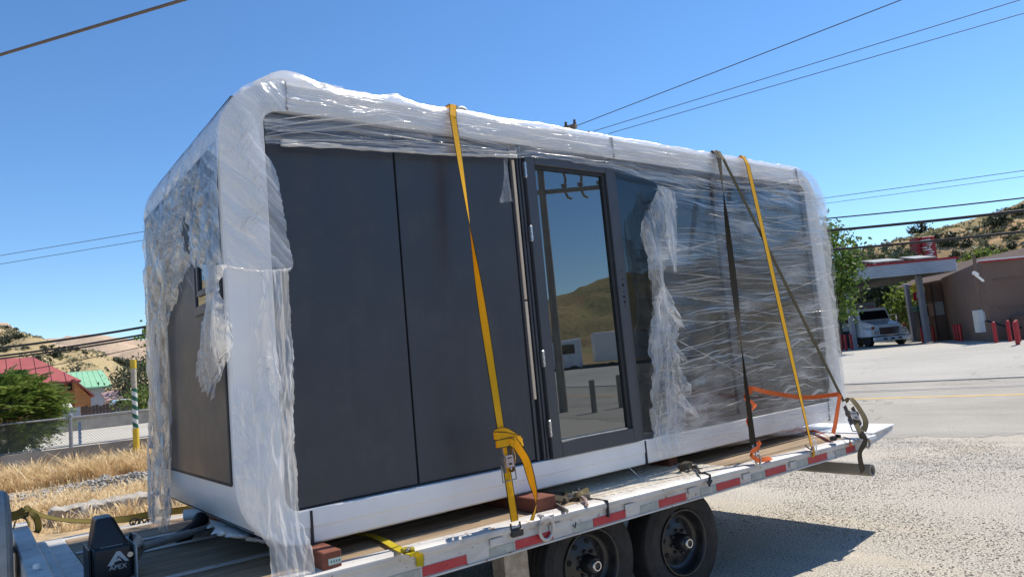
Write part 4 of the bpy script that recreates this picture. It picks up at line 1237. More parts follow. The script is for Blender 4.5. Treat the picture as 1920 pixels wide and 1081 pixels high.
# dry grass
def make_grass(n, x0, x1, y0, y1):
    x = RNG.random(n * 3) * (x1 - x0) + x0; y = RNG.random(n * 3) * (y1 - y0) + y0
    keep = []
    for i in range(n * 3):
        d = .55 + 1.1 * fbm((x[i] * .8, y[i] * .8, 3))
        if 12.2 < y[i] < 15.2 and -.6 < x[i] < 5: d *= .10
        if y[i] < 9.9: d *= .35
        if y[i] > 15.2: d *= 1.7
        if RNG.random() < d: keep.append(i)
    keep = keep[:n]; x = x[keep]; y = y[keep]; n = len(x)
    tuft = np.array([fbm((x[i] * 1.9, y[i] * 1.9, 12), 3) for i in range(n)])
    h = (.07 + .20 * RNG.random(n) ** 1.3) * np.where(y > 15.2, 1.6, np.where(y > 11, .62, .95)) * (1 + .9 * np.clip(tuft, -.7, .9))
    a = RNG.random(n) * 6.28; ln = h * (.15 + 1.1 * RNG.random(n))
    wd = .0028 + .0035 * RNG.random(n); ta = a + 1.57
    B = np.stack([x, y, np.full(n, GZ)], 1)
    D = np.stack([np.cos(a) * ln, np.sin(a) * ln, h], 1); W = np.stack([np.cos(ta) * wd, np.sin(ta) * wd, 0 * wd], 1)
    M1 = B + D * [.35, .35, .6]; T = B + D
    hd = RNG.random(n) < .45
    Wm = W * np.where(hd, 1.9, .9)[:, None]
    vv = np.stack([B - W, B + W, M1 + W, M1 - W, M1 * .35 + T * .65 + Wm, M1 * .35 + T * .65 - Wm, T], 1).reshape(-1, 3)
    q = 7 * np.arange(n)[:, None]
    quads = np.concatenate([q + [0, 1, 2, 3], q + [3, 2, 4, 5]]); tris = q + [5, 4, 6]
    loops = np.concatenate([quads.ravel(), tris.ravel()])
    ls = np.concatenate([np.arange(len(quads)) * 4, len(quads) * 4 + np.arange(len(tris)) * 3])
    lt = np.concatenate([np.full(len(quads), 4), np.full(len(tris), 3)])
    me = bpy.data.meshes.new('dry_grass')
    b = np.array([2, 12, GZ])
    me.vertices.add(7 * n); me.vertices.foreach_set('co', (vv - b).ravel())
    me.loops.add(len(loops)); me.loops.foreach_set('vertex_index', loops.astype(np.int32))
    me.polygons.add(len(ls)); me.polygons.foreach_set('loop_start', ls.astype(np.int32)); me.polygons.foreach_set('loop_total', lt.astype(np.int32))
    rv = np.clip(RNG.normal(.52, .22, n), 0, 1)
    uvs = np.stack([np.repeat(rv, 7), np.tile(np.array([0, 0, .3, .3, .7, .7, 1]), n)], 1)
    l = me.uv_layers.new(name='UVMap'); l.data.foreach_set('uv', uvs[loops].astype(np.float32).ravel())
    me.update(); me.validate(); me.materials.append(MT['grass'])
    o = bpy.data.objects.new('dry_grass', me); COL.objects.link(o); o.location = b
    return stuff(o, 'dry straw coloured grass growing below the low wall', 'grass')
make_grass(95000, -5, 7, 8.3, 18.0)
m = MB()
def soil(u, v):
    x = -14 + 34 * u; y = 7.6 + 10.6 * v
    return (x, y, GZ + .006 + (.05 * max(0, fbm((x * .7, y * .7, 8))) if 0 < v else 0))
m.grid(soil, 60, 30)
struct(m.build('dirt_ground', pm('straw_littered_soil', (.46, .33, .18), .95, var=.3, vs=5, bump=.5, bs=30, bd=.02, dirt=(.30, .22, .13), dirt_amt=.8, ds=3), loc=(2, 12, GZ), smooth='all'))

# ================================================================ POLES AND WIRES
def sag(a, b, s, n=24):
    return [V(a).lerp(V(b), k / n) - V((0, 0, s * 4 * (k / n) * (1 - k / n))) for k in range(n + 1)]
def ext(a, b, t): return V(a) + (V(b) - V(a)) * t
def wire(name, label, pts, r, mat='wire', cat='wire', grp=None):
    m = MB(); m.tube(pts, r, 6)
    return tag(m.build(name, MT[mat], smooth='all'), label, cat, grp)

PD = 20
pc_ = far(1066, 300, PD)
up = thing('utility_pole', 'utility pole hidden behind the wrapped house, crossarm peeking over its roof', 'utility pole', (pc_.x, pc_.y, GZ))
ptop = far(1064, 246, PD).z
m = MB(); m.tube([(pc_.x, pc_.y, GZ), (pc_.x, pc_.y, ptop - .1)], [.16, .11], 12); m.build('shaft', MT['pole'], up, smooth=True)
ca_, cb_ = far(1040, 247, PD), far(1080, 236, PD - .3)
m = MB(); d_ = (cb_ - ca_).normalized(); m.box((ca_ + cb_) / 2, ((cb_ - ca_).length, .12, .12), d_.to_track_quat('X', 'Z').to_matrix()); m.build('crossarm', MT['pole'], up)
cc_, ce_ = far(1088, 262, PD - 3), far(1104, 249, PD - 3)
for q_ in (ca_.lerp(cb_, .55), cb_.lerp(ca_, .05)):
    m = MB(); m.lathe([(.03, 0), (.05, .05), (.03, .09), (.045, .13), (.0, .16)], q_ + V((0, 0, .05)), (0, 0, 1), 8, False); m.build('insulator', MT['darksteel'], up)
m = MB(); m.box((pc_.x, pc_.y, ptop - .9), (1.9, .11, .11), d_.to_track_quat('X', 'Z').to_matrix()); m.build('crossarm', MT['pole'], up)
m = MB(); m.tube([(pc_.x + .3, pc_.y - .3, ptop - .8), ce_], .05, 6); m.build('stand_off_arm', MT['pole'], up)
for i, (p, q_, z, r, lb) in enumerate((((1081, 236), (1690, 0), 7.5, .011, 'uppermost thin wire rising from the crossarm to the top right'), ((1110, 247), (1903, 3), 7.3, .009, 'middle thin wire rising from the pole to the upper right corner'), ((1140, 251), (1920, 25), 7.3, .009, 'lowest thin wire of three rising to the upper right corner'))):
    a, b = at(*p, 2, z), at(*q_, 2, z)
    wire('overhead_wire', lb, sag(a, ext(a, b, 2.2), .0), r, grp='wires over the street')
a, b = at(0, 103, 2, 6.5), at(340, 1, 2, 6.5)
wire('twisted_wire', 'thick twisted wire crossing the upper left corner of the sky', sag(ext(a, b, -1.5), ext(a, b, 3), 0), .024, 'wirel')
for p, q_, lb in (((0, 479), (270, 434), 'upper of two faint wires left of the wrapped house'), ((0, 495), (270, 450), 'lower of two faint wires left of the wrapped house')):
    a, b = at(*p, 2, 7.6), at(*q_, 2, 7.6)
    wire('overhead_wire', lb, sag(ext(a, b, -1), ext(a, b, 2.2), 0), .012, grp='wires left of the house')
for p, q_, r, lb in (((0, 652), (276, 598), .042, 'topmost black cable over the left hills'), ((0, 667), (276, 612), .036, 'upper of the paired black cables over the left hills'), ((0, 672), (276, 617), .030, 'lower of the paired black cables over the left hills'), ((0, 702), (276, 634), .014, 'thin dark wire just above the red roof')):
    a, b = far(*p, 29), far(*q_, 26)
    wire('utility_cable', lb, [ext(a, b, -1.5)] + sag(a, ext(a, b, 2.6), .25), r, 'cable', 'cable', 'black cables on the left')
for p, q_, D, r, lb in (((1535, 371), (1920, 317), 30, .012, 'upper thin wire right of the wrapped house'), ((1538, 381), (1920, 328), 30, .009, 'lower thin wire right of the wrapped house'), ((1540, 402), (1920, 358), 27, .026, 'thinnest of three black cables on the right'), ((1545, 424), (1920, 381), 25, .050, 'thickest black cable on the right, above the treetop'), ((1548, 460), (1920, 420), 25, .042, 'lowest black cable on the right, crossing the red sign')):
    a, b = far(*p, D + 1.5), far(*q_, D)
    s0, s1 = ext(a, b, -.75), ext(a, b, 2.2)
    wire('utility_cable' if r > .02 else 'overhead_wire', lb, sag(s0, s1, .22 if r > .02 else .05), r, 'cable', 'cable' if r > .02 else 'wire', 'cables on the right')

# the street scene behind the photographer, mirrored by the door
sp2 = V((14.35, -14.0, GZ))
rp_ = thing('utility_pole', 'wooden utility pole with crossarms mirrored in the glass door', 'utility pole', sp2)
m = MB(); m.tube([sp2, sp2 + V((0, 0, 8.7))], [.15, .11], 12); m.build('shaft', MT['pole2'], rp_, smooth=True)
cd_ = V((.8, .6, 0)).normalized()
for zz, ln_ in ((8.2, 2.6), (7.35, 2.6)):
    m = MB(); m.box(sp2 + cd_ * .9 + V((0, 0, zz)), (ln_, .12, .13), Matrix.Rotation(math.atan2(cd_.y, cd_.x), 3, 'Z')); m.build('crossarm', MT['pole2'], rp_)
for k, dd in enumerate((.75, 1.3, 1.95)):
    m = MB(); q_ = sp2 + cd_ * dd
    m.tube([q_ + V((0, 0, 8.1)), q_ + V((.1, 0, 7.75)), q_ + V((0, 0, 7.35)), q_ + V((.08, .05, 7.1)), q_ + V((.2, .1, 7.05))], .045, 6)
    m.lathe([(.05, 0), (.12, .03), (.05, .06), (.12, .10), (.05, .13)], q_ + V((0, 0, 7.45)), (0, 0, 1), 8); m.build('cutout_switch', MT['pole2'], rp_)
def far2(x, y): return V((x, y, GZ + .3))
rv = thing('parked_lorry', 'white parked lorry with long trailer mirrored in the glass door', 'lorry', (41, -40, GZ))
axu = V((.80, .60, 0)); axv = V((.6, -.8, 0)); o_ = V((36.5, -44, GZ))
def rvb(n, mat, a0, a1, b0, b1, z0, z1, bv=.05):
    m = MB(); c = [o_ + axu * a + axv * b for a, b in ((a0, b0), (a1, b0), (a1, b1), (a0, b1))]
    m.hexa([p + V((0, 0, z0)) for p in c], [p + V((0, 0, z1)) for p in c]); return m.build(n, MT[mat], rv, bevel=bv)
m = MB(); pr = [(0, .8), (0, 1.7), (1.6, 2.0), (2.6, 3.1), (5.0, 3.3), (5.0, .8)]
m.prism([o_ + axu * a + V((0, 0, z)) for a, z in pr], axv * 2.4); m.build('cab', MT['truckw'], rv, bevel=.1)
rvb('cab_window', 'dglass', 2.9, 4.4, -.02, -.005, 2.0, 2.8, 0)
rvb('trailer_box', 'white', 6.2, 15, 0, 2.5, 1.1, 3.6)
rvb('chassis', 'darksteel', .5, 15, .3, 2.1, .6, .79, 0)
for a in (1.2, 4.2, 7.5, 12.5, 13.6):
    m = MB(); m.lathe([(.2, -.15), (.5, -.15), (.5, .15), (.2, .15)], o_ + axu * a + axv * .15 + V((0, 0, .5)), axv, 18); m.build('wheel', MT['rubber'], rv)
for k, (x, y, h) in enumerate(((14.2, -12.4, 1.0), (15.6, -12.6, 1.05))):
    m = MB(); m.lathe([(.09, 0), (.09, h), (0, h + .02)], (x, y, GZ), (0, 0, 1), 10, False)
    tag(m.build('guard_post', MT['pole2']), 'short dark guard post mirrored in the glass door, ' + ('left one' if k == 0 else 'right one'), 'post', 'guard posts behind the photographer')
for k in range(14):
    az = 122 + k * 2.6; r = 150 + 60 * ((k * 37) % 10) / 10; a = rad(az)
    p = V((CAM.x + r * math.sin(a), CAM.y + r * math.cos(a), HB(az, r) - .2))
    if k == 0:
        pr2 = bush_proto('hillside_shrub', 'dark shrub on the hill behind the street mirrored in the door', 'shrub', p, (1, .95, .72), 260, .14, MT['oak'], 'shrubs on the hill behind the street'); pr2.scale = (2.2,) * 3
    else:
        copy_tree(pr2, p, k * 1.3, None, (1.6 + (k % 4) * .6,) * 3)
# ================================================================ TRAILER
def ry(x): return -.20 - .062 * x            # front face of the side rail
def rzb(x): return float(np.interp(x, [-.9, .8, 5.1], [-.262, -.255, -.196]))
RZ = -.083

def rail_at(px, py):                         # where a picture point meets the rail's face
    d = ray(px, py); n = V((.062, 1, 0))
    return CAM + d * ((-.20 - n.dot(CAM)) / n.dot(d))

tr = thing('flatbed_trailer', 'white railed flatbed trailer with wooden deck carrying the wrapped house', 'trailer', (2.5, .9, GZ))
m = MB()
xs = [-.84] + [i * .25 for i in range(-3, 21)] + [5.06]
prof = lambda x: [(.10, RZ - .03), (.10, RZ), (.012, RZ), (-.010, RZ - .012), (-.014, RZ - .030), (-.008, RZ - .046), (.004, RZ - .052), (.004, rzb(x) + .012), (-.004, rzb(x) + .010), (-.004, rzb(x)), (.05, rzb(x)), (.05, RZ - .03)]
vs = []; fs = []; n = 12
for x in xs:
    w_ = .0025 * fbm((x * 2, 0, 5))
    vs += [(x, ry(x) + dy + w_, z) for dy, z in prof(x)]
for i in range(len(xs) - 1):
    for k in range(n):
        fs.append((i * n + k, i * n + (k + 1) % n, (i + 1) * n + (k + 1) % n, (i + 1) * n + k))
fs += [tuple(range(n)), tuple((len(xs) - 1) * n + k for k in range(n))]
m.add(vs, fs); m.build('side_rail', MT['alu'], tr, smooth=True)
m = MB(); m.bx(-.84, 5.06, 2.24, 2.34, -.24, RZ); m.build('side_rail', MT['alu'], tr, bevel=.01)
# splice in the rail
x = rail_at(1137, 950).x
m = MB(); m.bx(x - .006, x + .006, ry(x) - .018, ry(x) - .001, RZ - .10, RZ + .003); m.build('rail_splice', MT['gasket'], tr)
m = MB(); m.bx(x - .006, x + .006, ry(x) - .01, ry(x) + .16, RZ + .001, RZ + .004); m.build('rail_splice', MT['gasket'], tr)

# reflective tape, red and grey
def tape(px0, py0, px1, py1, mat, hh=.052):
    a, b = rail_at(px0, py0).x, rail_at(px1, py1).x
    m = MB(); n = 3
    for i in range(n):
        x0 = a + (b - a) * i / n; x1 = a + (b - a) * (i + 1) / n
        z0, z1 = rzb(x0) + .016, rzb(x1) + .016
        m.hexa([V((x0, ry(x0) + .0005, z0)), V((x1, ry(x1) + .0005, z1)), V((x1, ry(x1) + .006, z1)), V((x0, ry(x0) + .006, z0))],
               [V((x0, ry(x0) + .0005, z0 + hh)), V((x1, ry(x1) + .0005, z1 + hh)), V((x1, ry(x1) + .006, z1 + hh)), V((x0, ry(x0) + .006, z0 + hh))])
    o = m.build('reflector_strip', MT[mat], tr)
    o['label'] = 'red reflector strip' if mat == 'redtape' else 'grey reflector strip'
for a, b in (((792, 1060), (876, 1055)), ((967, 1020), (1037, 1000)), ((1113, 980), (1173, 960)), ((1236, 945), (1287, 930)), ((1344, 912), (1388, 900)), ((1436, 888), (1474, 875)), ((1516, 865), (1551, 853)), ((1587, 845), (1604, 840))):
    tape(*a, *b, 'redtape', .05)
for a, b in (((728, 1075), (789, 1065)), ((918, 1035), (965, 1022)), ((1075, 988), (1112, 980)), ((1202, 953), (1234, 945)), ((1314, 920), (1343, 912)), ((1409, 892), (1435, 886)), ((1494, 868), (1515, 862)), ((1566, 850), (1586, 845))):
    tape(*a, *b, 'greytape', .046)
# stake pockets on the rail
for px, py in ((1040, 985), (1180, 945), (1297, 912), (1398, 885), (1485, 862), (930, 1010)):
    x = rail_at(px, py).x
    m = MB(); m.bx(x - .045, x + .045, ry(x) - .012, ry(x) + .003, RZ - .095, RZ - .052); o = m.build('stake_pocket', MT['alu'], tr, bevel=.004)
    m = MB(); m.bx(x - .035, x + .03, ry(x) - .009, ry(x) - .004, RZ - .0515, RZ - .049); m.build('slot', MT['steel'], o)
# hanging link and black hook on the rail face
p = rail_at(967, 997); x = p.x
m = MB(); m.bx(x - .04, x + .045, ry(x) - .022, ry(x) + .003, p.z - .022, p.z + .022); m.build('rubber_bumper', MT['black'], tr, bevel=.006)
p = rail_at(1075, 983)
m = MB(); m.tube([V((p.x - .012, ry(p.x) - .012, p.z)), V((p.x, ry(p.x) - .014, p.z - .016)), V((p.x + .012, ry(p.x) - .012, p.z + .016))], .004, 6); m.build('wire_clip', MT['black'], tr)

# deck planks
y = 2.232; pw = .142
planks = []
while y - pw > -.13:
    planks.append((y - pw, y)); y -= pw + .006
for a, b in planks:
    m = MB(); m.bx(-.525, 5.10, a, b, DZ - .036, DZ + .0015 * random.uniform(-1, 1)); m.build('plank', MT['wood'], tr, bevel=.004)
yb = y
m = MB()
m.hexa([V((-.525, ry(-.525) + .104, DZ - .036)), V((5.05, ry(5.05) + .104, DZ - .036)), V((5.05, (yb + ry(5.05) + .104) / 2 - .003, DZ - .036)), V((-.525, yb, DZ - .036))], [V((-.525, ry(-.525) + .104, DZ)), V((5.05, ry(5.05) + .104, DZ)), V((5.05, (yb + ry(5.05) + .104) / 2 - .003, DZ)), V((-.525, yb, DZ))])
m.build('plank', MT['wood'], tr, bevel=.003)
m = MB()
m.hexa([V((-.525, yb + .004, DZ - .036)), V((5.10, (yb + ry(5.1) + .104) / 2 + .003, DZ - .036)), V((5.10, yb + .006, DZ - .036)), V((-.525, yb + .005, DZ - .036))], [V((-.525, yb + .004, DZ)), V((5.10, (yb + ry(5.1) + .104) / 2 + .003, DZ)), V((5.10, yb + .006, DZ)), V((-.525, yb + .005, DZ))])
m.build('plank', MT['wood'], tr)
m = MB(); m.prism([(-.525, ry(-.525) + .06, DZ - .042), (5.05, ry(5.05) + .06, DZ - .042), (5.05, 2.235, DZ - .042), (-.525, 2.235, DZ - .042)], (0, 0, .004)); m.build('deck_light_stop', MT['darksteel'], tr)  # unseen sheet added under the planks to keep sun out of the gaps
# tread plate over the wheels, with raised bars
xa, xb2 = rail_at(1140, 935).x - .02, rail_at(1372, 870).x + .1
m = MB(); zt2 = DZ + .006
def tp(u, v):
    x = xa + (xb2 - xa) * u
    return (x, ry(x) + .105 + (.55 - ry(x) - .105) * v, zt2)
m.grid(tp, 12, 1)
m.add([tp(u, 0) for u in (0, 1)] + [(tp(u, 0)[0], tp(u, 0)[1], DZ - .01) for u in (0, 1)], [(0, 1, 3, 2)])
m.add([tp(0, v) for v in (0, 1)] + [(tp(0, v)[0], tp(0, v)[1], DZ - .01) for v in (0, 1)], [(0, 1, 3, 2)])
pl = m.build('tread_plate', MT['tread'], tr)
m = MB(); k = 0; x = xa + .03
while x < xb2 - .02:
    yy = ry(x) + .115 + (.02 if k % 2 else 0); j = 0
    while yy < .50:
        s = .7 if (j + k) % 2 else -.7
        c_, s_ = math.cos(s), math.sin(s)
        l, w_ = .014, .0035
        P = [(x + c_ * l, yy + s_ * l, zt2), (x - s_ * w_, yy + c_ * w_, zt2 + .0025), (x - c_ * l, yy - s_ * l, zt2), (x + s_ * w_, yy - c_ * w_, zt2 + .0025)]
        m.add([(q[0], q[1], zt2 + .0025) for q in P] + [(x + (q[0] - x) * 1.4, yy + (q[1] - yy) * 1.4, zt2 + .0002) for q in P], [(0, 1, 2, 3), (0, 4, 5, 1), (1, 5, 6, 2), (2, 6, 7, 3), (3, 7, 4, 0)])
        yy += .034; j += 1
    x += .034; k += 1
stuff(m.build('raised_bar', MT['tread'], pl))

# white strips let into the front deck, front beams
for yy in (1.62, 1.225, .41):
    m = MB(); m.bx(-.525, 1.4, yy - .026, yy + .026, DZ + .0025, DZ + .008); m.build('deck_strip', MT['alu'], tr)
m = MB(); m.bx(-.65, -.53, ry(-.6) + .11, 2.30, -.26, -.080); m.build('front_beam', MT['alu'], tr, bevel=.008)
m = MB(); m.bx(-.835, -.735, -.3, 2.33, -.24, .068); m.build('headboard_beam', MT['alu'], tr, bevel=.008)
m = MB(); m.bx(-.732, -.665, -.3, 1.75, -.22, .0); m.build('headboard_beam', MT['alu'], tr, bevel=.008)
m = MB(); m.bx(-1.25, -.836, 1.60, 1.66, -.01, .03); m.build('stub_bar', MT['galv'], tr, bevel=.005)
p = at(69, 1072, 2, .05)
m = MB(); m.lathe([(.016, -.05), (.016, .07), (.012, .08), (.0, .082)], (p.x, p.y, .01), (0, 0, 1), 10, False); m.build('pin', MT['white'], tr, smooth=True)
for a in (-.842, -1.5):
    pass
m = MB(); m.bx(-2.6, -.84, .9, 1.02, -.3, -.16); m.bx(-2.6, -.84, 1.5, 1.58, -.3, -.16); m.build('drawbar', MT['alu'], tr, bevel=.01)
# underframe
for yy in (.28, 1.62):
    m = MB(); m.bx(-.7, 4.95, yy, yy + .10, -.33, -.128); m.build('frame_beam', MT['darksteel'], tr)
for k in range(9):
    xx = -.2 + k * .62
    m = MB(); m.bx(xx, xx + .06, ry(xx) + .06, 2.23, -.20, -.127); m.build('cross_member', MT['darksteel'], tr)
for xx in (2.19, 3.055):
    m = MB(); m.cyl((xx, .25, -.58), (xx, 1.8, -.58), .045, 10); m.build('axle', MT['darksteel'], tr)
p = at(985, 1070, 1, -.1)
m = MB(); m.bx(p.x - .16, p.x + .02, -.12, .02, -.62, -.13); m.build('bracket', MT['steel'], tr, bevel=.008)
# tail: white plate, bevelled end
T0, T1, T2, T3 = at(1617, 811, 2, -.084), at(1676, 796, 2, -.084), at(1558, 791, 2, -.084), at(1508, 801, 2, -.084)
yf = 2.3
m = MB(); xt0, xt1 = 5.06, 5.90
m.hexa([V((xt0, ry(xt0), -.196)), V((xt1 - .06, -.42, -.135)), V((xt1 - .06, yf, -.135)), V((xt0, yf, -.196))], [V((xt0, ry(xt0), -.089)), V((xt1, -.40, -.089)), V((xt1, yf, -.089)), V((xt0, yf, -.089))])
m.build('tail_wedge', MT['alu'], tr, bevel=.004)
m = MB(); m.hexa([V((5.30, ry(5.3) + .03, -.0885)), V((5.93, -.405, -.0885)), V((5.93, yf, -.0885)), V((5.30, yf, -.0885))], [V((5.30, ry(5.3) + .03, -.080)), V((5.93, -.405, -.080)), V((5.93, yf, -.080)), V((5.30, yf, -.080))])
m.build('tail_plate', MT['whiteplate'], tr)
p = at(1628, 818, 1, -.52)
m = MB(); m.tube([V((5.12 + .035 * math.cos(a), ry(5.12) - .015, -.14 + .04 * math.sin(a))) for a in [k * .524 for k in range(12)]], .009, 6, closed=True); m.build('lashing_ring', MT['steel'], tr, smooth=True)
m = MB(); m.bx(5.10, 5.30, ry(5.2) - .008, ry(5.2) + .02, -.125, -.092); m.build('end_cap', MT['whiteplate'], tr, bevel=.006)
# tail roller tube
p0, p1 = at(1636, 881, 1, -.42), at(1515, 868, 1, .75)
m = MB(); dvec = (p0 - V((p0.x - .03, 1.9, p0.z))).normalized()
m.lathe([(.036, .0), (.052, .0), (.052, 2.2), (.036, 2.2), (.036, .0)], (p0.x, p0.y, p0.z), (0.02, 1, 0), 20, False); rl = m.build('tail_tube', MT['conc'], tr, smooth=True)
for yy in (.1, 1.6):
    m = MB(); m.bx(p0.x - .03, p0.x + .03, yy, yy + .05, p0.z + .045, -.15); m.build('bracket', MT['darksteel'], tr)
# D ring on the rail
p = rail_at(1020, 985)
dr = V((p.x, ry(p.x) - .02, p.z))
m = MB(); m.tube([dr + V((.052 * math.cos(a), -.004 * math.sin(a), .066 * math.sin(a) - .012)) for a in [k * .393 for k in range(16)]], .0105, 8, closed=True); m.build('d_ring', MT['alu'], tr, smooth=True)
m = MB(); m.bx(dr.x - .02, dr.x + .065, dr.y - .012, dr.y + .06, RZ - .035, RZ + .012); m.build('ring_lug', MT['alu'], tr, bevel=.008)

# wheels
def wheel(x, y, z):
    w_ = bpy.data.objects.new('wheel', None); COL.objects.link(w_); w_.parent = tr
    w_.location = V((x, y, z)) - ORG[tr.name]; ORG[w_.name] = V((x, y, z)); w_.empty_display_size = .2
    o = V((x, y, z)); ax = V((-.05, -1, 0)).normalized()     # outward
    m = MB()
    pr = [(.235, -.235), (.28, -.232), (.345, -.225), (.382, -.205), (.392, -.18), (.394, -.150), (.380, -.148), (.380, -.140), (.394, -.138), (.394, -.098), (.380, -.096), (.380, -.088), (.394, -.086), (.392, -.045), (.380, -.044), (.380, -.036), (.388, -.034), (.380, -.016), (.345, .0), (.335, .001), (.332, .004), (.30, .006), (.28, .004), (.245, -.004), (.232, -.012), (.222, -.03)]
    m.lathe(pr, o, ax, 56, False); m.build('tyre', MT['rubber'], w_, smooth=True)
    m = MB()
    m.lathe([(.224, -.012), (.234, -.004), (.231, .004), (.222, .004), (.214, -.004), (.208, -.03), (.200, -.06), (.188, -.075), (.170, -.082), (.160, -.078), (.105, -.062), (.095, -.058), (.0, -.058)], o, ax, 40, False)
    m.build('rim', MT['rim'], w_, smooth=True)
    side = ax.cross(V((0, 0, 1))).normalized()
    def ring(r, a, h): return o + ax * h + (side * math.cos(a) + V((0, 0, 1)) * math.sin(a)) * r
    for k in range(8):
        a = k * math.pi / 4 + .2
        m = MB(); c = ring(.140, a, -.0695); m.lathe([(.0195, 0), (.0185, .0025), (0, .0025)], c, ax, 12, False); m.build('vent_hole', MT['blackm'], w_)
        m = MB(); c = ring(.083, a + .39, -.058); m.lathe([(.013, 0), (.013, .016), (.008, .026), (0, .027)], c, ax, 6, False); m.build('lug_nut', MT['darksteel'], w_)
    m = MB(); m.lathe([(.062, -.058), (.060, .0), (.054, .022), (.046, .03), (.0, .03)], o, ax, 24, False); m.build('hub', MT['black'], w_, smooth=True)
    m = MB(); m.lathe([(.034, .030), (.036, .045), (.031, .052), (.024, .052), (.0225, .046), (.0222, .040)], o, ax, 24, False); m.build('hub_cap', MT['silver'], w_, smooth=True)
    m = MB(); m.lathe([(.022, .036), (.022, .043), (.0, .045)], o, ax, 16, False); m.build('cap_plug', MT['black'], w_, smooth=True)
    m = MB(); a = -.1; c = ring(.198, a, -.055)
    m.lathe([(.019, 0), (.019, .004), (0, .005)], c, ax, 10, False); m.build('wheel_weight', MT['tagpaper'], w_)
    return w_
wheel(2.19, -.10, -.525)
wheel(3.055, -.15, -.568)
m = MB()
for x, y in ((2.19, 2.1), (3.055, 2.1)):
    m = MB(); m.lathe([(.2, -.1), (.36, -.1), (.39, -.07), (.39, .07), (.36, .1), (.2, .1)], (x, y, -.555), (0, 1, 0), 30); m.build('wheel', MT['rubber'], tr, smooth=True)

# spare tyre left of the headboard
ps = at(19, 1010, 1, 1.25)
sc_ = V((ps.x - .115, 1.25, -.10)); zt3 = at(8, 918, 1, 1.25).z
rr_ = .39; sc_.z = zt3 - rr_
sw = thing('dusty_tyre', 'dusty grey tyre standing upright at the left picture edge', 'tyre', (sc_.x, sc_.y, sc_.z - rr_))
m = MB(); pr = [(.22, -.11), (.30, -.118), (.36, -.112), (.385, -.09)]
for k in range(5):
    h0 = -.085 + k * .036; pr += [(.39, h0), (.39, h0 + .028), (.380, h0 + .030), (.380, h0 + .034)]
pr += [(.385, .098), (.36, .112), (.30, .118), (.22, .11)]
m.lathe(pr, sc_, (1, 0, 0), 60, False); m.build('tread', MT['rubberdust'], sw, smooth=True)
m = MB(); m.lathe([(.225, -.10), (.225, .08), (.19, .09), (.10, .05), (0, .05)], sc_, (1, 0, 0), 30, False); m.build('rim', MT['rim'], sw, smooth=True)

# ================================================================ THE HOUSE
HL_, HH, HW = 5.86, 2.48, 2.0
hs = thing('capsule_house', 'white framed prefab house with dark anthracite panels and a glass door on the trailer', 'tiny house', (HL_ / 2, 1.0, 0))
def rrect(x0, x1, z0, z1, r, y, seg=9):
    out = []
    for cx, cz, a0 in ((x1 - r, z1 - r, 0), (x0 + r, z1 - r, 90), (x0 + r, z0 + r, 180), (x1 - r, z0 + r, 270)):
        for k in range(seg + 1):
            a = rad(a0 + 90 * k / seg); out.append((cx + r * math.cos(a), y, cz + r * math.sin(a)))
    return out
lo = [rrect(.236, 5.624, .176, 2.318, .085, .10), rrect(.236, 5.624, .176, 2.318, .085, .004), rrect(.232, 5.628, .172, 2.322, .088, .0),
      rrect(.118, 5.742, .088, 2.400, .22, .0), rrect(.112, 5.748, .082, 2.406, .225, .006), rrect(.012, 5.848, .010, 2.470, .335, .010), rrect(0, HL_, 0, HH, .35, .022), rrect(0, HL_, 0, HH, .35, HW - .02), rrect(.012, 5.848, .010, 2.470, .335, HW), rrect(.236, 5.624, .176, 2.318, .085, HW)]
m = MB(); n = len(lo[0])
vs = [p for l in lo for p in l]; fs = []
for i in range(len(lo) - 1):
    for k in range(n):
        fs.append((i * n + k, i * n + (k + 1) % n, (i + 1) * n + (k + 1) % n, (i + 1) * n + k))
m.add(vs, fs); m.build('outer_shell', MT['white'], hs, smooth=True)
for x in (.365, 2.92, 5.52):                # black joints in the white frame
    for (z0, z1) in ((-.003, .1715), (2.3225, 2.483)):
        m = MB(); m.bx(x - .007, x + .007, -.0035, .012, z0, z1); m.bx(x - .007, x + .007, .0125, HW - .05, z1 - .004 if z0 > 1 else z0, z1 if z0 > 1 else z0 + .004)
        m.build('frame_joint', MT['gasket'], hs)
m = MB(); I = (.10, 5.76, .10, 1.96, .10, 2.40)
m.bx(I[0], I[1], I[3], I[3] + .03, I[4], I[5]); m.bx(I[0], I[0] + .03, I[2] + .02, I[3], I[4], I[5]); m.bx(I[1] - .03, I[1], I[2] + .02, I[3], I[4], I[5]); m.bx(I[0], I[1], I[2], I[3], I[4], I[4] + .03); m.bx(I[0], I[1], I[2], I[3], I[5] - .03, I[5])
m.bx(3.9, 3.93, .6, 1.9, .13, 2.37); m.bx(4.3, 5.3, 1.2, 1.9, .13, .6); m.bx(3.0, 3.6, 1.3, 1.9, .13, 1.0)
m.build('interior', MT['interior'], hs)
Z0, Z1 = .179, 2.315
def part(n_, mat, x0, x1, y0, y1, z0, z1, bv=0, par=None):
    m = MB(); m.bx(x0, x1, y0, y1, z0, z1); return m.build(n_, MT[mat], par or hs, bevel=bv)
part('edge_gasket', 'gasket', .238, 1.99, .052, .07, Z0 - .001, Z1 + .001)
part('wall_panel', 'panel', .250, 1.021, .032, .060, Z0 + .010, Z1 - .010, .003)
part('wall_panel', 'panel', 1.033, 1.905, .032, .060, Z0 + .010, Z1 - .010, .003)
part('jamb_profile', 'panel2', 1.912, 1.932, .022, .06, Z0, Z1, .002)
part('jamb_profile', 'gasket', 1.934, 1.960, .040, .06, Z0, Z1, 0)
part('jamb_profile', 'panel2', 1.962, 1.978, .012, .06, Z0, Z1, .002)
part('jamb_profile', 'panel2', 1.984, 2.002, .004, .06, Z0, Z1, .002)
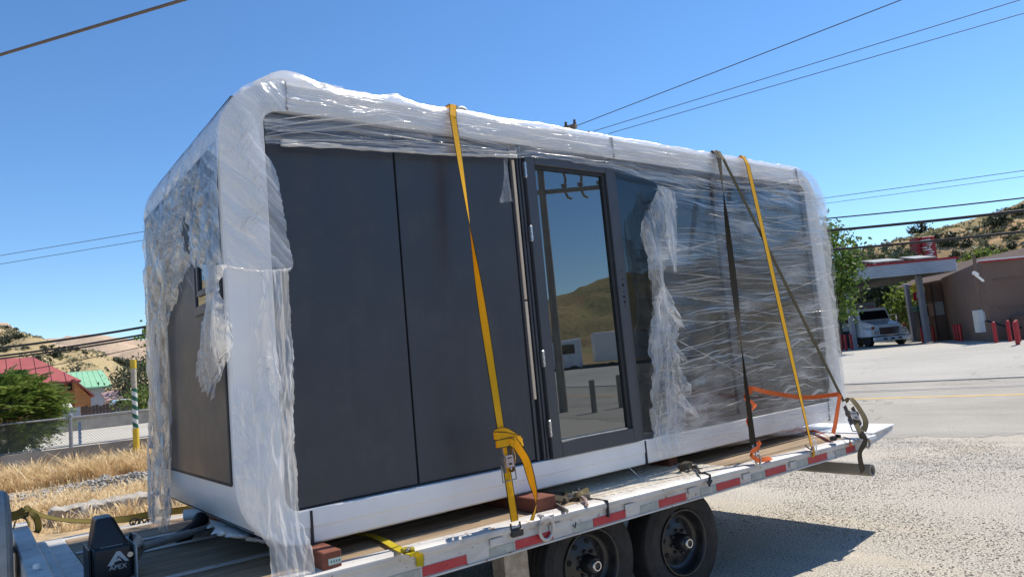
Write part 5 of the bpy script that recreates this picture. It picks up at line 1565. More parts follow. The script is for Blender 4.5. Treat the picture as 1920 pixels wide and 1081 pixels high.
za, zb3 = at(980, 563, 1, .02).z, at(1003, 748, 1, .02).z
for (z0, z1, lb) in ((za + .006, at(958, 300, 1, .02).z, 'upper lath'), (zb3, za - .006, 'lower lath')):
    m = MB(); m.bx(1.924, 1.944, .010, .0215, z0, z1)
    m.build('timber_lath', MT['laths'], hs, bevel=.002)
# door leaf
dz1 = 2.275
dr_ = part('door', 'panel2', 2.012, 2.098, -.022, .045, .180, dz1, .004)
part('stile', 'panel2', 2.792, 2.874, -.0215, .045, .180, dz1, .004, dr_)
part('rail', 'panel2', 2.0985, 2.7915, -.021, .045, .180, .281, .004, dr_)
part('rail', 'panel2', 2.0985, 2.7915, -.021, .045, 2.182, dz1, .004, dr_)
part('glass', 'glass', 2.0985, 2.7915, .012, .020, .2815, 2.1815, 0, dr_)
part('glazing_bead', 'gasket', 2.757, 2.7912, -.004, .011, .2816, 2.181, 0, dr_)
part('glazing_bead', 'gasket', 2.0988, 2.756, -.004, .011, 2.158, 2.181, 0, dr_)
part('sill_strip', 'silver', 2.105, 2.74, -.012, .010, .2818, .290, 0, dr_)
for px, py in ((984, 318), (994, 437), (1017, 672), (1027, 804)):
    z = at(px, py, 1, -.03).z
    m = MB(); m.bx(1.997, 2.0115, -.030, -.003, z - .055, z + .055)
    for k in range(3):
        m.cyl((2.004, -.032, z - .05 + k * .034), (2.004, -.032, z - .022 + k * .034), .007, 8)
    m.build('hinge', MT['silver'], dr_, bevel=.002)
for py, r in ((507, .006), (523, .006), (534, .011), (547, .006), (556, .010), (566, .010), (574, .006)):
    z = at(1162, py, 1, -.022).z
    m = MB(); m.lathe([(r, 0), (r, .0015), (0, .0015)], (2.845, -.0215, z), (0, -1, 0), 12, False); m.build('lock_hole', MT['blackm'], dr_)
# fixed glazing to the right
part('window_frame', 'panel2', 2.888, 2.932, .012, .06, Z0, Z1, .003)
part('window_frame', 'panel2', 4.135, 4.215, .012, .06, Z0, Z1, .003)
part('window_frame', 'panel2', 5.565, 5.622, .012, .06, Z0, Z1, .003)
for (a, b) in ((2.9335, 4.1335), (4.2165, 5.5635)):
    part('window_frame', 'panel2', a, b, .014, .058, Z0, Z0 + .045, .003)
    part('window_frame', 'panel2', a, b, .014, .058, Z1 - .045, Z1, .003)
    part('window_pane', 'glassd', a, b, .030, .038, Z0 + .0455, Z1 - .0455)
# end wall on the left
part('end_wall', 'panel', -.010, -.001, .07, HW - .07, .365, 2.115, .003)
part('end_wall_edge', 'gasket', -.008, -.0005, .06, .0695, .36, 2.12)
part('end_wall_edge', 'gasket', -.008, -.0005, .07, HW - .07, .352, .3645)
wy0, wy1, wz0, wz1 = .10, .585, 1.255, 1.98
ew = part('end_window', 'panel2', -.022, -.0105, wy0, wy1, wz0, wz0 + .05, .002)
for (a, b, c, d) in ((wy0, wy1, wz1 - .05, wz1), (wy0, wy0 + .05, wz0 + .051, wz1 - .051), (wy1 - .05, wy1, wz0 + .051, wz1 - .051)):
    part('frame_bar', 'panel2', -.022, -.0105, a, b, c, d, .002, ew)
for (a, b, c, d) in ((wy0 + .10, wy1 - .10, wz0 + .10, wz0 + .13), (wy0 + .10, wy1 - .10, wz1 - .13, wz1 - .10), (wy0 + .10, wy0 + .13, wz0 + .131, wz1 - .131), (wy1 - .13, wy1 - .10, wz0 + .131, wz1 - .131)):
    part('sash_bar', 'panel2', -.026, -.0135, a, b, c, d, .002, ew)
part('pane', 'glass', -.0132, -.0108, wy0 + .051, wy1 - .051, wz0 + .051, wz1 - .051, 0, ew)
# lifting eyes on the roof
for px, py in ((866, 214), (1341, 292)):
    x = at(px, py, 1, .12).x
    m = MB(); m.tube([V((x + .058 * math.cos(a), .12, HH + .01 + .075 * math.sin(a))) for a in [k * math.pi / 10 for k in range(11)]], .016, 8)
    m.bx(x - .08, x + .08, .06, .18, HH - .004, HH + .008)
    m.build('lifting_eye', MT['galv'], hs, smooth=True)

# ================================================================ BLOCKS, WINCH
def block(x0, x1, y0, y1, lb, tagged, yaw=0):
    t = thing('timber_block', lb, 'block', ((x0 + x1) / 2, (y0 + y1) / 2, DZ), 'timber blocks under the house')
    m = MB(); m.bx(x0, x1, y0, y1, DZ + .0005, -.002); m.build('block', MT['block'], t, bevel=.005)
    if tagged:
        m = MB(); m.bx(x0 + .03, x1 - .003, y0 - .0015, y0 - .0003, DZ + .022, DZ + .052); lbp = m.build('paper_tag', MT['tagpaper'], t)
        m = MB()
        for k in range(4):
            m.bx(x0 + .042 + k * .014, x0 + .047 + k * .014, y0 - .0022, y0 - .0016, DZ + .032, DZ + .042)
        m.build('print_mark', MT['ink'], lbp)
    return t
block(.325, .425, -.215, 1.9, 'red brown timber block with a pale paper tag at the house corner', True)
block(1.69, 1.85, -.200, 1.9, 'dark red brown timber block beside the yellow strap, without a tag', False)
for x in (3.3,):
    block(x, x + .1, .12, 1.9, 'red brown timber block in shade under the film wrapped glazing', False)

wt = thing('winch', 'black electric winch with white emblem on the front deck', 'winch', (-.42, .72, DZ))
def wq(px, py, y): return at(px, py, 1, y)
yf_, yb_ = .62, .88
P = [wq(174, 1079, yf_), wq(176, 1022, yf_), wq(180, 984, yf_), wq(198, 974, yf_), wq(219, 973, yf_), wq(238, 1003, yf_), wq(247, 1020, yf_), wq(249, 1066, yf_)]
bx0, bx1 = P[0].x, P[7].x
zl = lambda k: P[k].z
prof = [(bx0, DZ + .004), (bx0, zl(1)), (bx0 + .008, zl(2) - .01), (bx0 + .035, zl(3)), (bx1 - .06, zl(4)), (bx1 - .012, zl(5) - .01), (bx1, zl(6) - .005), (bx1, DZ + .004)]
m = MB()
m.hexa([V((bx0, yf_, DZ + .004)), V((bx1, yf_, DZ + .004)), V((bx1, yb_, DZ + .004)), V((bx0, yb_, DZ + .004))], [V((bx0, yf_, .085)), V((bx1, yf_, .085)), V((bx1, yb_, .085)), V((bx0, yb_, .085))])
m.build('housing', MT['black'], wt, bevel=.018, seg=3, smooth=True)
ztop = zl(3)
m = MB()
m.hexa([V((bx0 + .004, yf_ + .03, .075)), V((bx1 - .004, yf_ + .03, .075)), V((bx1 - .004, yb_ - .004, .075)), V((bx0 + .004, yb_ - .004, .075))], [V((bx0 + .03, yf_ + .08, ztop)), V((bx1 - .07, yf_ + .08, ztop)), V((bx1 - .07, yb_ - .02, ztop)), V((bx0 + .03, yb_ - .02, ztop))])
m.build('top_cover', MT['black'], wt, bevel=.018, seg=3, smooth=True)
m = MB(); m.bx(bx0 - .014, bx0 - .001, yf_ + .02, yb_ - .01, DZ + .004, .09); m.build('side_plate', MT['black'], wt, bevel=.005)
m = MB(); m.bx(bx1 + .012, bx1 + .020, yf_ - .03, yb_ + .02, DZ, .075); m.bx(bx0 + .05, bx1 + .011, yf_ - .03, yb_, DZ + .0005, DZ + .0035); m.build('mount_plate', MT['alu'], wt, bevel=.002)
cxy = V((bx1 + .021, yf_ + .16, .03))
m = MB(); m.lathe([(.085, 0), (.072, .03), (.04, .055), (.0, .055)], cxy, (1, 0, 0), 24, False); m.build('gear_cone', MT['silver'], wt, smooth=True)
m = MB(); m.lathe([(.014, 0), (.014, .003), (0, .003)], (bx1 - .01, yf_ - .001, .03), (0, -1, 0), 10, False); m.build('bolt', MT['silver'], wt)
lg = wq(221, 1052, yf_)
def LG(x, z): return V((lg.x + x, yf_ - .0012, lg.z + z))
m = MB()
s_ = .048
m.prism([LG(-s_, -.012), LG(-.006, .052), LG(.012, .052), LG(s_ * 1.05, -.005), LG(s_ * .72, -.004), LG(.003, .030), LG(-s_ * .45, -.012)], (0, -.001, 0))
m.prism([LG(-.018, .003), LG(.006, .020), LG(.018, .001), LG(.006, .006), LG(-.004, .003)], (0, -.001, 0))
m.build('emblem', MT['logo'], wt)
text('APEX', 'lettering', MT['logo'], wt, LG(.0, -.026), (1, 0, 0), (0, 0, 1), .034, .001)
m = MB(); m.bx(bx0 + .04, bx1 - .04, yf_ + .022, yf_ + .05, .0852, .0865); m.build('rating_plate', MT['boxgrey'], wt)
# winch line, dark turnbuckle and pipe ahead of the house
a, b = V((bx1 + .07, .79, .02)), V((.28, 1.18, .0))
m = MB(); m.tube([a, a.lerp(b, .5)], .022, 10); m.tube([a.lerp(b, .48), b], .018, 8)
wl = m.build('line', MT['galv'], wt, smooth=True)
t = thing('turnbuckle', 'dark rubber covered turnbuckle lying on the shaded deck before the house', 'turnbuckle', (.1, 1.05, DZ))
p0, p1, p2 = at(330, 1008, 2, -.03), at(352, 999, 2, -.02), at(378, 972, 2, .03)
m = MB(); m.tube([p0, p1, p1.lerp(p2, .5), p2], [.03, .045, .03, .05], 10); m.build('body', MT['black'], t, smooth=True)
q0, q1 = at(362, 1001, 2, -.05), at(404, 990, 2, -.05)
m = MB(); m.tube([q0, q1], .014, 8); m.build('rod', MT['silver'], t)
m = MB(); m.tube([q1 + V((.03 * math.cos(a), .03 * math.sin(a), 0)) for a in [k * .63 for k in range(10)]], .008, 6, closed=True); m.build('eye', MT['silver'], t)
m = MB(); p0, p1 = at(345, 965, 2, .06), at(420, 955, 2, .06)
m.lathe([(.035, 0), (.035, (p1 - p0).length), (.03, (p1 - p0).length)], p0, p1 - p0, 16); 
tag(m.build('drain_pipe', MT['white'], smooth=True), 'short white pipe under the left end of the house', 'pipe')
# ================================================================ STRETCH FILM
fw = thing('stretch_film', 'torn translucent stretch film wrapped round the white framed house', 'plastic film', (2.9, -.05, 0))

def resample(pl, n):
    P = [V((a, b, 0)) for a, b in pl]
    # smooth the corners a little with a Catmull-Rom pass
    Q = []
    for i in range(len(P) - 1):
        p0, p1, p2, p3 = P[max(0, i - 1)], P[i], P[i + 1], P[min(len(P) - 1, i + 2)]
        for k in range(8):
            t = k / 8
            Q.append(.5 * ((2 * p1) + (p2 - p0) * t + (2 * p0 - 5 * p1 + 4 * p2 - p3) * t * t + (3 * p1 - p0 - 3 * p2 + p3) * t ** 3))
    Q.append(P[-1])
    d = [0]
    for a, b in zip(Q, Q[1:]): d.append(d[-1] + (b - a).length)
    out = []
    xs = np.interp(np.linspace(0, d[-1], n + 1), d, [q.x for q in Q]); ys = np.interp(np.linspace(0, d[-1], n + 1), d, [q.y for q in Q])
    return list(zip(xs, ys)), d[-1]

def ridge(p, o=3):
    return 1 - abs(2 * fbm(p, o))

def drape(name, mat, Lp, Rp, nu, nv, ax=1, val=-.04, bulge=.0, amp=.012, fr=(3, 22), seed=0, along='z', rl=0, rr=0, rb=0, bulge_end=0, holes=None):
    Ls, ll = resample(Lp, nv); Rs, lr = resample(Rp, nv)
    ll = max(ll, lr)
    rows = []
    uvs = []
    def samp(S_, v):
        f = max(0, min(1, v)) * nv; i = min(nv - 1, int(f)); t = f - i
        return (S_[i][0] * (1 - t) + S_[i + 1][0] * t, S_[i][1] * (1 - t) + S_[i + 1][1] * t)
    def fn(u, v):
        vv = v
        if rb:
            k = fbm((u * 7 + seed, 3.1, 0), 4) * .9 + .35 * fbm((u * 31, seed, 1), 2)
            vv = v * (1 - rb * max(0, k + .2))
        a, b = samp(Ls, vv), samp(Rs, vv)
        jl = rl * (fbm((vv * 14, seed + 1, 0), 4) + .5 * fbm((vv * 60, seed, 2), 2)) * (1 - u) ** 2
        jr = rr * (fbm((vv * 13, seed + 5, 0), 4) + .5 * fbm((vv * 55, seed, 7), 2)) * u ** 2
        px = a[0] * (1 - u) + b[0] * u + jl + jr; py = a[1] * (1 - u) + b[1] * u
        p = at(px, py, ax, val)
        s, h = (p.x if ax == 1 else p.y), p.z
        if along == 'z': q = (s * fr[1] * .35 + seed, h * fr[0] * .5 + .25 * math.sin(s * 9), seed)
        elif along == 'x': q = (s * fr[0] * .5 + .6 * h, h * fr[1] * .35 + .4 * s, seed)
        else: q = ((s + h) * fr[1] * .25 + seed, (s - h) * fr[0] * .4, seed)
        d = amp * (ridge(q, 2 if along == 'x' else 4) * 1.1 - .45 + .5 * fbm((s * 2.3, h * 2.3, seed + 3), 3))
        d += bulge * math.sin(math.pi * min(1, max(0, u))) * (.4 + .6 * math.sin(math.pi * min(1, v))) + bulge_end * v * v
        if d < -.012: d = -.012
        p[ax] -= d
        return p
    def uvf(u, v):
        a, b = samp(Ls, v), samp(Rs, v)
        p0 = at(a[0] * (1 - u) + b[0] * u, a[1] * (1 - u) + b[1] * u, ax, val)
        s, h = (p0.x if ax == 1 else p0.y), p0.z
        if along == 'z': return (h, s + .12 * math.sin(h * 3 + seed))
        if along == 'x': return (s, h + .010 * math.sin(s * 4 + seed) + .05 * s * math.sin(h * 3.1 + seed))
        return ((s * .7 - h * .7), (s * .7 + h * .7))
    m = MB(); m.grid(fn, nu, nv, uvf)
    if holes:
        keep = []
        for f in m.f:
            c = sum((V(m.v[i]) for i in f), V()) / 4
            if not any(((c - V(hc)).length + .25 * hr * fbm((c.x * 20, c.y * 20, c.z * 20))) < hr for hc, hr in holes): keep.append(f)
        m.f = keep
    return m.build(name, MT[mat], fw, smooth='all')

# band over the roof edge and the upper front frame
hem = [(495, 271), (533, 272), (620, 276), (700, 281), (770, 286), (850, 291), (975, 295), (1000, 296), (1060, 302), (1145, 318), (1230, 340), (1330, 350), (1430, 358), (1545, 372)]
hx = [at(a, b, 1, -.03).x for a, b in hem]; hz = [at(a, b, 1, -.03).z for a, b in hem]
X0, X1 = .225, 5.60
ctrl = [(0, 1.3, HH + .02), (.22, .35, HH + .018), (.32, .04, HH + .022), (.37, -.010, HH + .012), (.41, -.026, HH - .03), (.62, -.026, 2.335), (1, -.028, None)]
def band(u, v):
    x = X0 + (X1 - X0) * u
    zh = float(np.interp(x, hx, hz)) + .006 * fbm((x * 9, 1, 0), 3)
    vs_ = [c[0] for c in ctrl]
    y = float(np.interp(v, vs_, [c[1] for c in ctrl])); z = float(np.interp(v, vs_, [zh if c[2] is None else c[2] for c in ctrl]))
    if x > 5.50: z -= (x - 5.50) ** 2 * 1.2 * (1 if v < .62 else 0)
    if x < .40: z -= (.40 - x) ** 2 * 1.3 * (1 if v < .62 else 0)
    f = max(0, (v - .37) / .63)
    d = .006 * (ridge((x * 1.3, z * 26 + .8 * math.sin(x * 1.3), 3), 4) - .4) + .008 * fbm((x * 2.1, z * 6, 9), 3)
    lump = .055 * math.exp(-((x - .40) / .16) ** 2) + .03 * math.exp(-((x - 1.05) / .10) ** 2) + .018 * max(0, fbm((x * 2.6, 4, 4), 3)) + .012 * max(0, fbm((x * 11, 2, 4), 3))
    if v < .41:
        z += max(0, d) * 1.5 + lump * (1 if v > .15 else .5)
    else:
        y -= max(d, -.012) + .02 * (f ** 3) * (.5 + fbm((x * 3, 2, 1)))
        z += lump * max(0, 1 - f * 4)
    return V((x, y, z))
bu = lambda u, v: (X0 + (X1 - X0) * u, .9 - v * 1.1 + .035 * math.sin(u * 16) + (.09 * u if v > .6 else 0))
m = MB(); m.grid(lambda u, v: band(u, v * .62), 260, 46, lambda u, v: bu(u, v * .62))
m.build('top_wrap', MT['f_band'], fw, smooth='all')
m = MB(); m.grid(lambda u, v: band(u, .62 + v * .38), 260, 24, lambda u, v: (X0 + (X1 - X0) * u, .25 * v + .03 * math.sin(u * 16)))
m.build('hem_wrap', MT['f_hem'], fw, smooth='all')
# tight bundle of strands along the hem
for k, (dz, dy, r) in enumerate(((0, 0, .009), (.018, .002, .007), (.035, .0, .006), (.052, .002, .004), (.085, .0, .003))):
    pts = []
    for i in range(90):
        x = .31 + (1.93 - .31) * i / 89
        z = float(np.interp(x, hx, hz)) + dz * (.55 + .45 * math.sin(i * .05 + k * 2)) + .005 * fbm((x * 5, k, 3), 3)
        pts.append((x, -.036 - dy + .006 * fbm((x * 6, k + 5, 1), 2), z))
    m = MB(); rr_ = [r * (.6 + .6 * abs(fbm((i * .13, k * 3, 0), 2)) + .2) for i in range(90)]
    m.tube(pts, rr_, 6); m.uv = [(p[0], p[2] * 3) for p in m.v]
    m.build('strand', MT['f_milk'], fw, smooth='all')
# long loose pleats crossing the dark strip under the frame
for k, (a, b) in enumerate((((497, 240), (735, 212)), ((490, 258), (760, 226)), ((560, 262), (960, 285)), ((640, 240), (900, 283)), ((700, 262), (940, 280)), ((520, 225), (640, 214)), ((500, 250), (620, 235)))):
    P0, P1 = at(*a, 1, -.034), at(*b, 1, -.038)
    pts = [P0.lerp(P1, i / 24) + V((0, .004 * fbm((i * .3, k, 0)), .008 * math.sin(i / 24 * 3.14) + .003 * fbm((i * .2, k, 4)))) for i in range(25)]
    m = MB(); m.tube(pts, [.0045 * math.sin(math.pi * (i + .6) / 25.2) * (1 - .1 * k) + .0006 for i in range(25)], 5); m.uv = [(p[0], p[2] * 3) for p in m.v]
    m.build('pleat', MT['f_milk'], fw, smooth='all')

# wrap over the left end, hanging in rags
ehem = [at(a, b, 0, -.02) for a, b in ((427, 498), (400, 497), (372, 498), (356, 500), (346, 515), (338, 545), (324, 590), (318, 620))]
ey = [p.y for p in ehem]; ez = [p.z for p in ehem]
AR = .36
def endw(u, v):
    y = -.034 + 2.11 * u
    zh = float(np.interp(y, ey, ez))
    if y > ey[-1]:
        zh = -.03 + .10 * fbm((y * 9, 3, 0), 3) + .35 * max(0, (ey[-1] + .10 - y) / .10)
    zh += .035 * fbm((y * 16, 7, 0), 4)
    l1 = .34; l2 = AR * math.pi / 2; l3 = max(.05, 2.12 - zh)
    s = v * (l1 + l2 + l3)
    if s < l1:
        x, z = .36 + l1 - s, HH + .02; nx, nz = 0, 1
    elif s < l1 + l2:
        a = (s - l1) / AR; x = .36 - (AR + .008) * math.sin(a); z = HH - AR + (AR + .010) * math.cos(a); nx, nz = -math.sin(a), math.cos(a)
    else:
        x = -.010 - .018 * min(1, (s - l1 - l2) * 4); z = 2.12 - (s - l1 - l2); nx, nz = -1, 0
    q = ((y * .75 + z * .66) * 7, (y * .66 - z * .75) * 2.4, 4)
    am = .019 * min(1, max(.25, (2.45 - z) * 3)) * min(1, .25 + y * 2.5)
    d = am * (ridge(q, 3) - .35) + am * .35 * ridge(((y * .75 + z * .66) * 19, (y * .66 - z * .75) * 6, 9), 2) * .6
    if y > ey[-1]:
        k = max(0, (1.2 - z) / 1.2)
        y += .05 * k * math.sin(z * 4.2) - .10 * k * (1.85 - y) * 1.1 + .10 * k * k
        d += .02 * k * (.5 + fbm((y * 6, z * 2, 2)))
    d = max(d, -.003)
    if y > 1.9: x += (y - 1.9) * .35
    return V((x + nx * d, y, z + nz * d))
m = MB(); m.grid(endw, 110, 130, lambda u, v: (u * 1.47 - v * 1.7, u * 1.47 + v * 1.7))
hc = at(349, 437, 0, -.03); keep = []
for f in m.f:
    c = sum((V(m.v[i]) for i in f), V()) / 4
    dd = math.hypot((c.y - hc.y - .35 * (c.z - hc.z)) / .055, (c.z - hc.z) / .13) + .4 * fbm((c.y * 18, c.z * 18, 3), 2)
    if dd > 1 or c.x > .1: keep.append(f)
m.f = keep
m.build('end_wrap', MT['f_end'], fw, smooth='all')
# ragged strands down the far left corner
for k in range(5):
    y0 = 1.46 + k * .10
    def rag(u, v, k=k, y0=y0):
        z = 1.35 - v * (1.30 + .12 * math.sin(k * 2.3)); w_ = .06 * (1 - .5 * v) * (1 + .4 * fbm((v * 5, k, 2)))
        y = y0 + (u - .5) * 2 * w_ + .04 * math.sin(v * 5 + k) + .02 * fbm((v * 9, u * 2, k))
        return V((-.026 - .012 * math.sin(v * 4 + k) - .022 * ridge((u * 2.2 + k, v * 3, k), 3) * (.4 + v), y, z + .05 * fbm((u * 5 + k, 2, 0)) * v))
    m = MB(); m.grid(rag, 10, 50, lambda u, v: (v * 1.3, u * .3)); m.build('hanging_rag', MT['f_milk'], fw, smooth='all')
# torn triangle hanging over the end window
drape('torn_flap', 'f_milk', [(374, 497), (386, 520), (391, 560), (381, 610), (377, 650), (368, 700)], [(426, 496), (410, 530), (420, 565), (434, 600), (436, 655), (395, 752)], 26, 56, 0, -.05, .03, .016, (2, 26), 31, 'z', 3, 5, .16)
# sleeve stretched from the left post over the panel
drape('post_sleeve', 'f_band', [(533, 151), (482, 158), (442, 178), (420, 205), (411, 250), (414, 330), (420, 420), (427, 499)], [(537, 209), (505, 212), (488, 232), (490, 272), (518, 322), (535, 420), (549, 488), (541, 510)], 54, 90, 1, -.040, .018, .006, (2, 12), 41, 'd', 0, 4, .02)
# gathered hem of that sleeve
pts = []
for i in range(40):
    p = at(427 + (545 - 427) * i / 39, 499 + 9 * math.sin(i / 39 * 2.6) + 2 * fbm((i * .3, 1, 1)), 1, -.055 - .012 * math.sin(i / 39 * 3.14))
    pts.append(p)
m = MB(); m.tube(pts, [.003 + .004 * abs(fbm((i * .2, 5, 5), 2)) for i in range(40)], 6); m.uv = [(p[0], p[2] * 3) for p in m.v]; m.build('strand', MT['f_milk'], fw, smooth='all')
# lower drape on the right half of the post
drape('post_drape', 'f_milk', [(490, 506), (488, 560), (482, 620), (484, 690), (474, 760), (462, 830), (452, 880), (452, 930), (476, 985), (486, 1040), (496, 1092)], [(536, 506), (546, 590), (549, 690), (545, 780), (549, 880), (546, 950), (562, 1010), (574, 1092)], 44, 120, 1, -.05, .05, .026, (2.6, 30), 51, 'z', 6, 4, .02, .16,
      holes=[(at(526, 868, 1, -.09), .055), (at(522, 905, 1, -.1), .03)])
drape('post_drape', 'f_milk', [(441, 725), (437, 780), (438, 830), (434, 885), (448, 925), (466, 985)], [(470, 735), (482, 780), (486, 850), (484, 900), (482, 950), (474, 990)], 20, 60, 1, -.045, .03, .022, (2, 24), 61, 'z', 4, 3, .05, .05)
drape('torn_flap', 'f_torn', [(500, 640), (497, 700), (494, 760), (490, 830)], [(520, 630), (524, 720), (528, 790), (515, 860)], 16, 40, 1, -.085, .05, .035, (2, 26), 67, 'z', 5, 5, .2)
# wrap over the right hand glazing
drape('glazing_wrap', 'f_thin', [(1150, 322), (1226, 342), (1222, 372), (1204, 418), (1213, 470), (1222, 560), (1219, 640), (1221, 720), (1224, 790), (1236, 862)], [(1548, 366), (1551, 380), (1555, 410), (1561, 460), (1566, 520), (1571, 580), (1576, 650), (1581, 710), (1587, 760), (1592, 792)], 150, 110, 1, -.036, .012, .008, (2.2, 15), 71, 'x', 5, 2, 0)
drape('glazing_wrap', 'f_thin', [(1240, 352), (1230, 430), (1226, 560), (1228, 700), (1240, 850)], [(1538, 372), (1553, 460), (1563, 560), (1573, 680), (1584, 780)], 120, 90, 1, -.046, .010, .008, (1.6, 11), 83, 'x', 4, 2, 0)
# tension folds: thin pleats where the film is pulled tight across the panes
rf_ = random.Random(17)
m = MB(); m.uv = []
for k in range(190):
    x0 = rf_.uniform(3.22, 5.45); ln_ = rf_.uniform(.15, .9) * (1 if rf_.random() < .8 else 1.7)
    z0 = .10 + 2.2 * rf_.random() ** (1.25 if k % 3 else .8)
    sl_ = rf_.gauss(0, .07) + (.10 if x0 < 4.1 else -.06) * (1 if z0 < 1.2 else -.6)
    n_ = 14; x1 = min(5.72, x0 + ln_); r_ = rf_.uniform(.0008, .0030)
    pts = []; bow = rf_.gauss(0, .008)
    for i in range(n_ + 1):
        f = i / n_; x = x0 + (x1 - x0) * f
        pts.append((x, -.050 - .004 * math.sin(math.pi * f), z0 + sl_ * (x - x0) + bow * math.sin(math.pi * f) + .0025 * fbm((x * 4, k, 1), 2)))
    c0 = len(m.v)
    m.tube(pts, [r_ * math.sin(math.pi * (i + .4) / (n_ + .8)) + .0003 for i in range(n_ + 1)], 4)
    m.uv += [(p[0], p[2] * 3) for p in m.v[c0:]]
stuff(m.build('tension_fold', MT['f_milk'], fw, smooth='all'))
def folds(fn, n_, l0, l1, r0, r1, seed):
    # fn(s, t, k) -> point along fold k
    rf = random.Random(seed); m = MB(); m.uv = []
    for k in range(n_):
        ln_ = rf.uniform(l0, l1); r_ = rf.uniform(r0, r1); st = (rf.random(), rf.random(), rf.gauss(0, 1))
        pts = [fn(st, ln_ * i / 14, k) for i in range(15)]
        c0 = len(m.v)
        m.tube(pts, [r_ * math.sin(math.pi * (i + .4) / 14.8) + .0003 for i in range(15)], 4)
        m.uv += [(p[0], p[2] * 3) for p in m.v[c0:]]
    stuff(m.build('tension_fold', MT['f_milk'], fw, smooth='all'))
folds(lambda s, d, k: V((.42 + 4.6 * s[0] + d, -.040 - .004 * math.sin(d * 3), min(2.452, max(2.30, 2.325 + .12 * s[1] + .05 * s[2] * d * (.4 if k % 4 else 1.3) + .003 * fbm((d * 5, k, 2), 2))))), 70, .15, .9, .0008, .0026, 5)
folds(lambda s, d, k: V((min(.235, .02 + .14 * s[0] + .35 * d), -.066 - .004 * math.sin(d * 5), 1.60 + .55 * s[1] + d * (.9 + .2 * s[2]) * .6 + .004 * fbm((d * 5, k, 7), 2))), 34, .08, .34, .0006, .0020, 9)
folds(lambda s, d, k: V((-.050 - .004 * math.sin(d * 4), min(1.90, .06 + 1.5 * s[0] + .74 * d), min(2.10, 1.35 + .7 * s[1] + .67 * d + .02 * s[2]) + .004 * fbm((d * 5, k, 3), 2))), 90, .08, .42, .0008, .0026, 12)
# the same wrap turning the right corner
def side(u, v):
    a = u * 1.0
    x = HL_ + .012 - .03 * (1 - u); y = -.03 + a * 1.9; z = 2.36 - 2.30 * v
    k = max(0, .33 - (HH - z)); x -= k * k * 1.6 * (1 if z > 2 else 0)
    d = .014 * (ridge((y * 1.4, z * 7, 5), 3) - .3)
    return V((x + max(d, -.004), y, z))
m = MB(); m.grid(side, 40, 60, lambda u, v: (u * 2, v * 2.3)); m.build('side_wrap', MT['f_thin'], fw, smooth='all')
drape('corner_wrap', 'f_band', [(1494, 322), (1500, 345), (1518, 372), (1528, 440), (1538, 540), (1546, 640), (1553, 720), (1556, 792)], [(1500, 318), (1524, 330), (1541, 362), (1553, 440), (1564, 540), (1574, 640), (1584, 730), (1592, 796)], 20, 80, 1, -.040, .008, .010, (2, 14), 91, 'd', 2, 3, 0)
# crumpled torn edge left of the glazing wrap
drape('torn_edge', 'f_torn', [(1233, 346), (1224, 375), (1203, 420), (1206, 450), (1216, 500), (1224, 560), (1219, 640), (1221, 720), (1222, 790), (1234, 858)], [(1262, 362), (1264, 400), (1256, 450), (1246, 500), (1252, 560), (1270, 612), (1272, 660), (1282, 700), (1292, 765), (1266, 850)], 44, 130, 1, -.065, .030, .034, (4, 26), 101, 'z', 4, 14, 0)
drape('torn_flap', 'f_torn', [(1240, 350), (1246, 400), (1252, 450), (1262, 512)], [(1264, 362), (1266, 400), (1267, 450), (1268, 514)], 12, 40, 1, -.09, .02, .02, (2, 24), 107, 'z', 2, 2, .06)
drape('torn_flap', 'f_torn', [(1207, 425), (1215, 470), (1230, 520), (1242, 560)], [(1224, 440), (1240, 480), (1244, 530), (1246, 562)], 12, 30, 1, -.085, .02, .02, (2, 24), 109, 'z', 2, 2, .06)
for k, (a, b, c) in enumerate((((1235, 540), (1262, 570), (1282, 616)), ((1240, 610), (1268, 645), (1287, 676)), ((1238, 700), (1280, 735), (1312, 782)))):
    drape('torn_flap', 'f_torn', [a, (a[0] + 10, a[1] + 35), (c[0] - 8, c[1] + 2)], [(a[0] + 14, a[1] - 4), b, c], 14, 26, 1, -.09, .03, .028, (3, 24), 113 + k, 'd', 3, 3, .12)
# small rag by the laths, thin threads
drape('hanging_rag', 'f_torn', [(944, 298), (944, 335), (936, 382)], [(951, 298), (954, 340), (961, 379)], 10, 30, 1, -.045, .02, .012, (2, 24), 121, 'z', 1, 1, .08)
def thread(a, b, bow, k, y=-.055):
    P0, P1 = at(*a, 1, y), at(*b, 1, y)
    pts = [P0.lerp(P1, i / 20) + V((0, .006 * fbm((i * .2, k, 1)), -bow * math.sin(math.pi * i / 20))) for i in range(21)]
    m = MB(); m.tube(pts, .0022, 5); m.uv = [(p[0], p[2] * 3) for p in m.v]; m.build('strand', MT['f_milk'], fw, smooth='all')
for k, (a, b, w_) in enumerate((((1275, 640), (1400, 705), .0), ((1262, 470), (1352, 448), .01), ((1430, 560), (1560, 510), .02), ((1300, 560), (1385, 572), -.01), ((1250, 596), (1380, 600), .02), ((1400, 640), (1565, 610), .01), ((1330, 400), (1420, 420), .01), ((1235, 350), (1400, 360), .01), ((1270, 690), (1390, 668), .02), ((1420, 470), (1550, 455), .01))):
    thread(a, b, w_, k)
p0 = at(1181, 880, 2, -.06)
m = MB(); m.tube([at(1180, 876, 1, -.02), at(1190, 885, 1, -.05), at(1200, 894, 2, DZ + .01)], [.004, .003, .002], 5); m.uv = [(p[0], p[2]) for p in m.v]; m.build('strand', MT['f_milk'], fw, smooth='all')
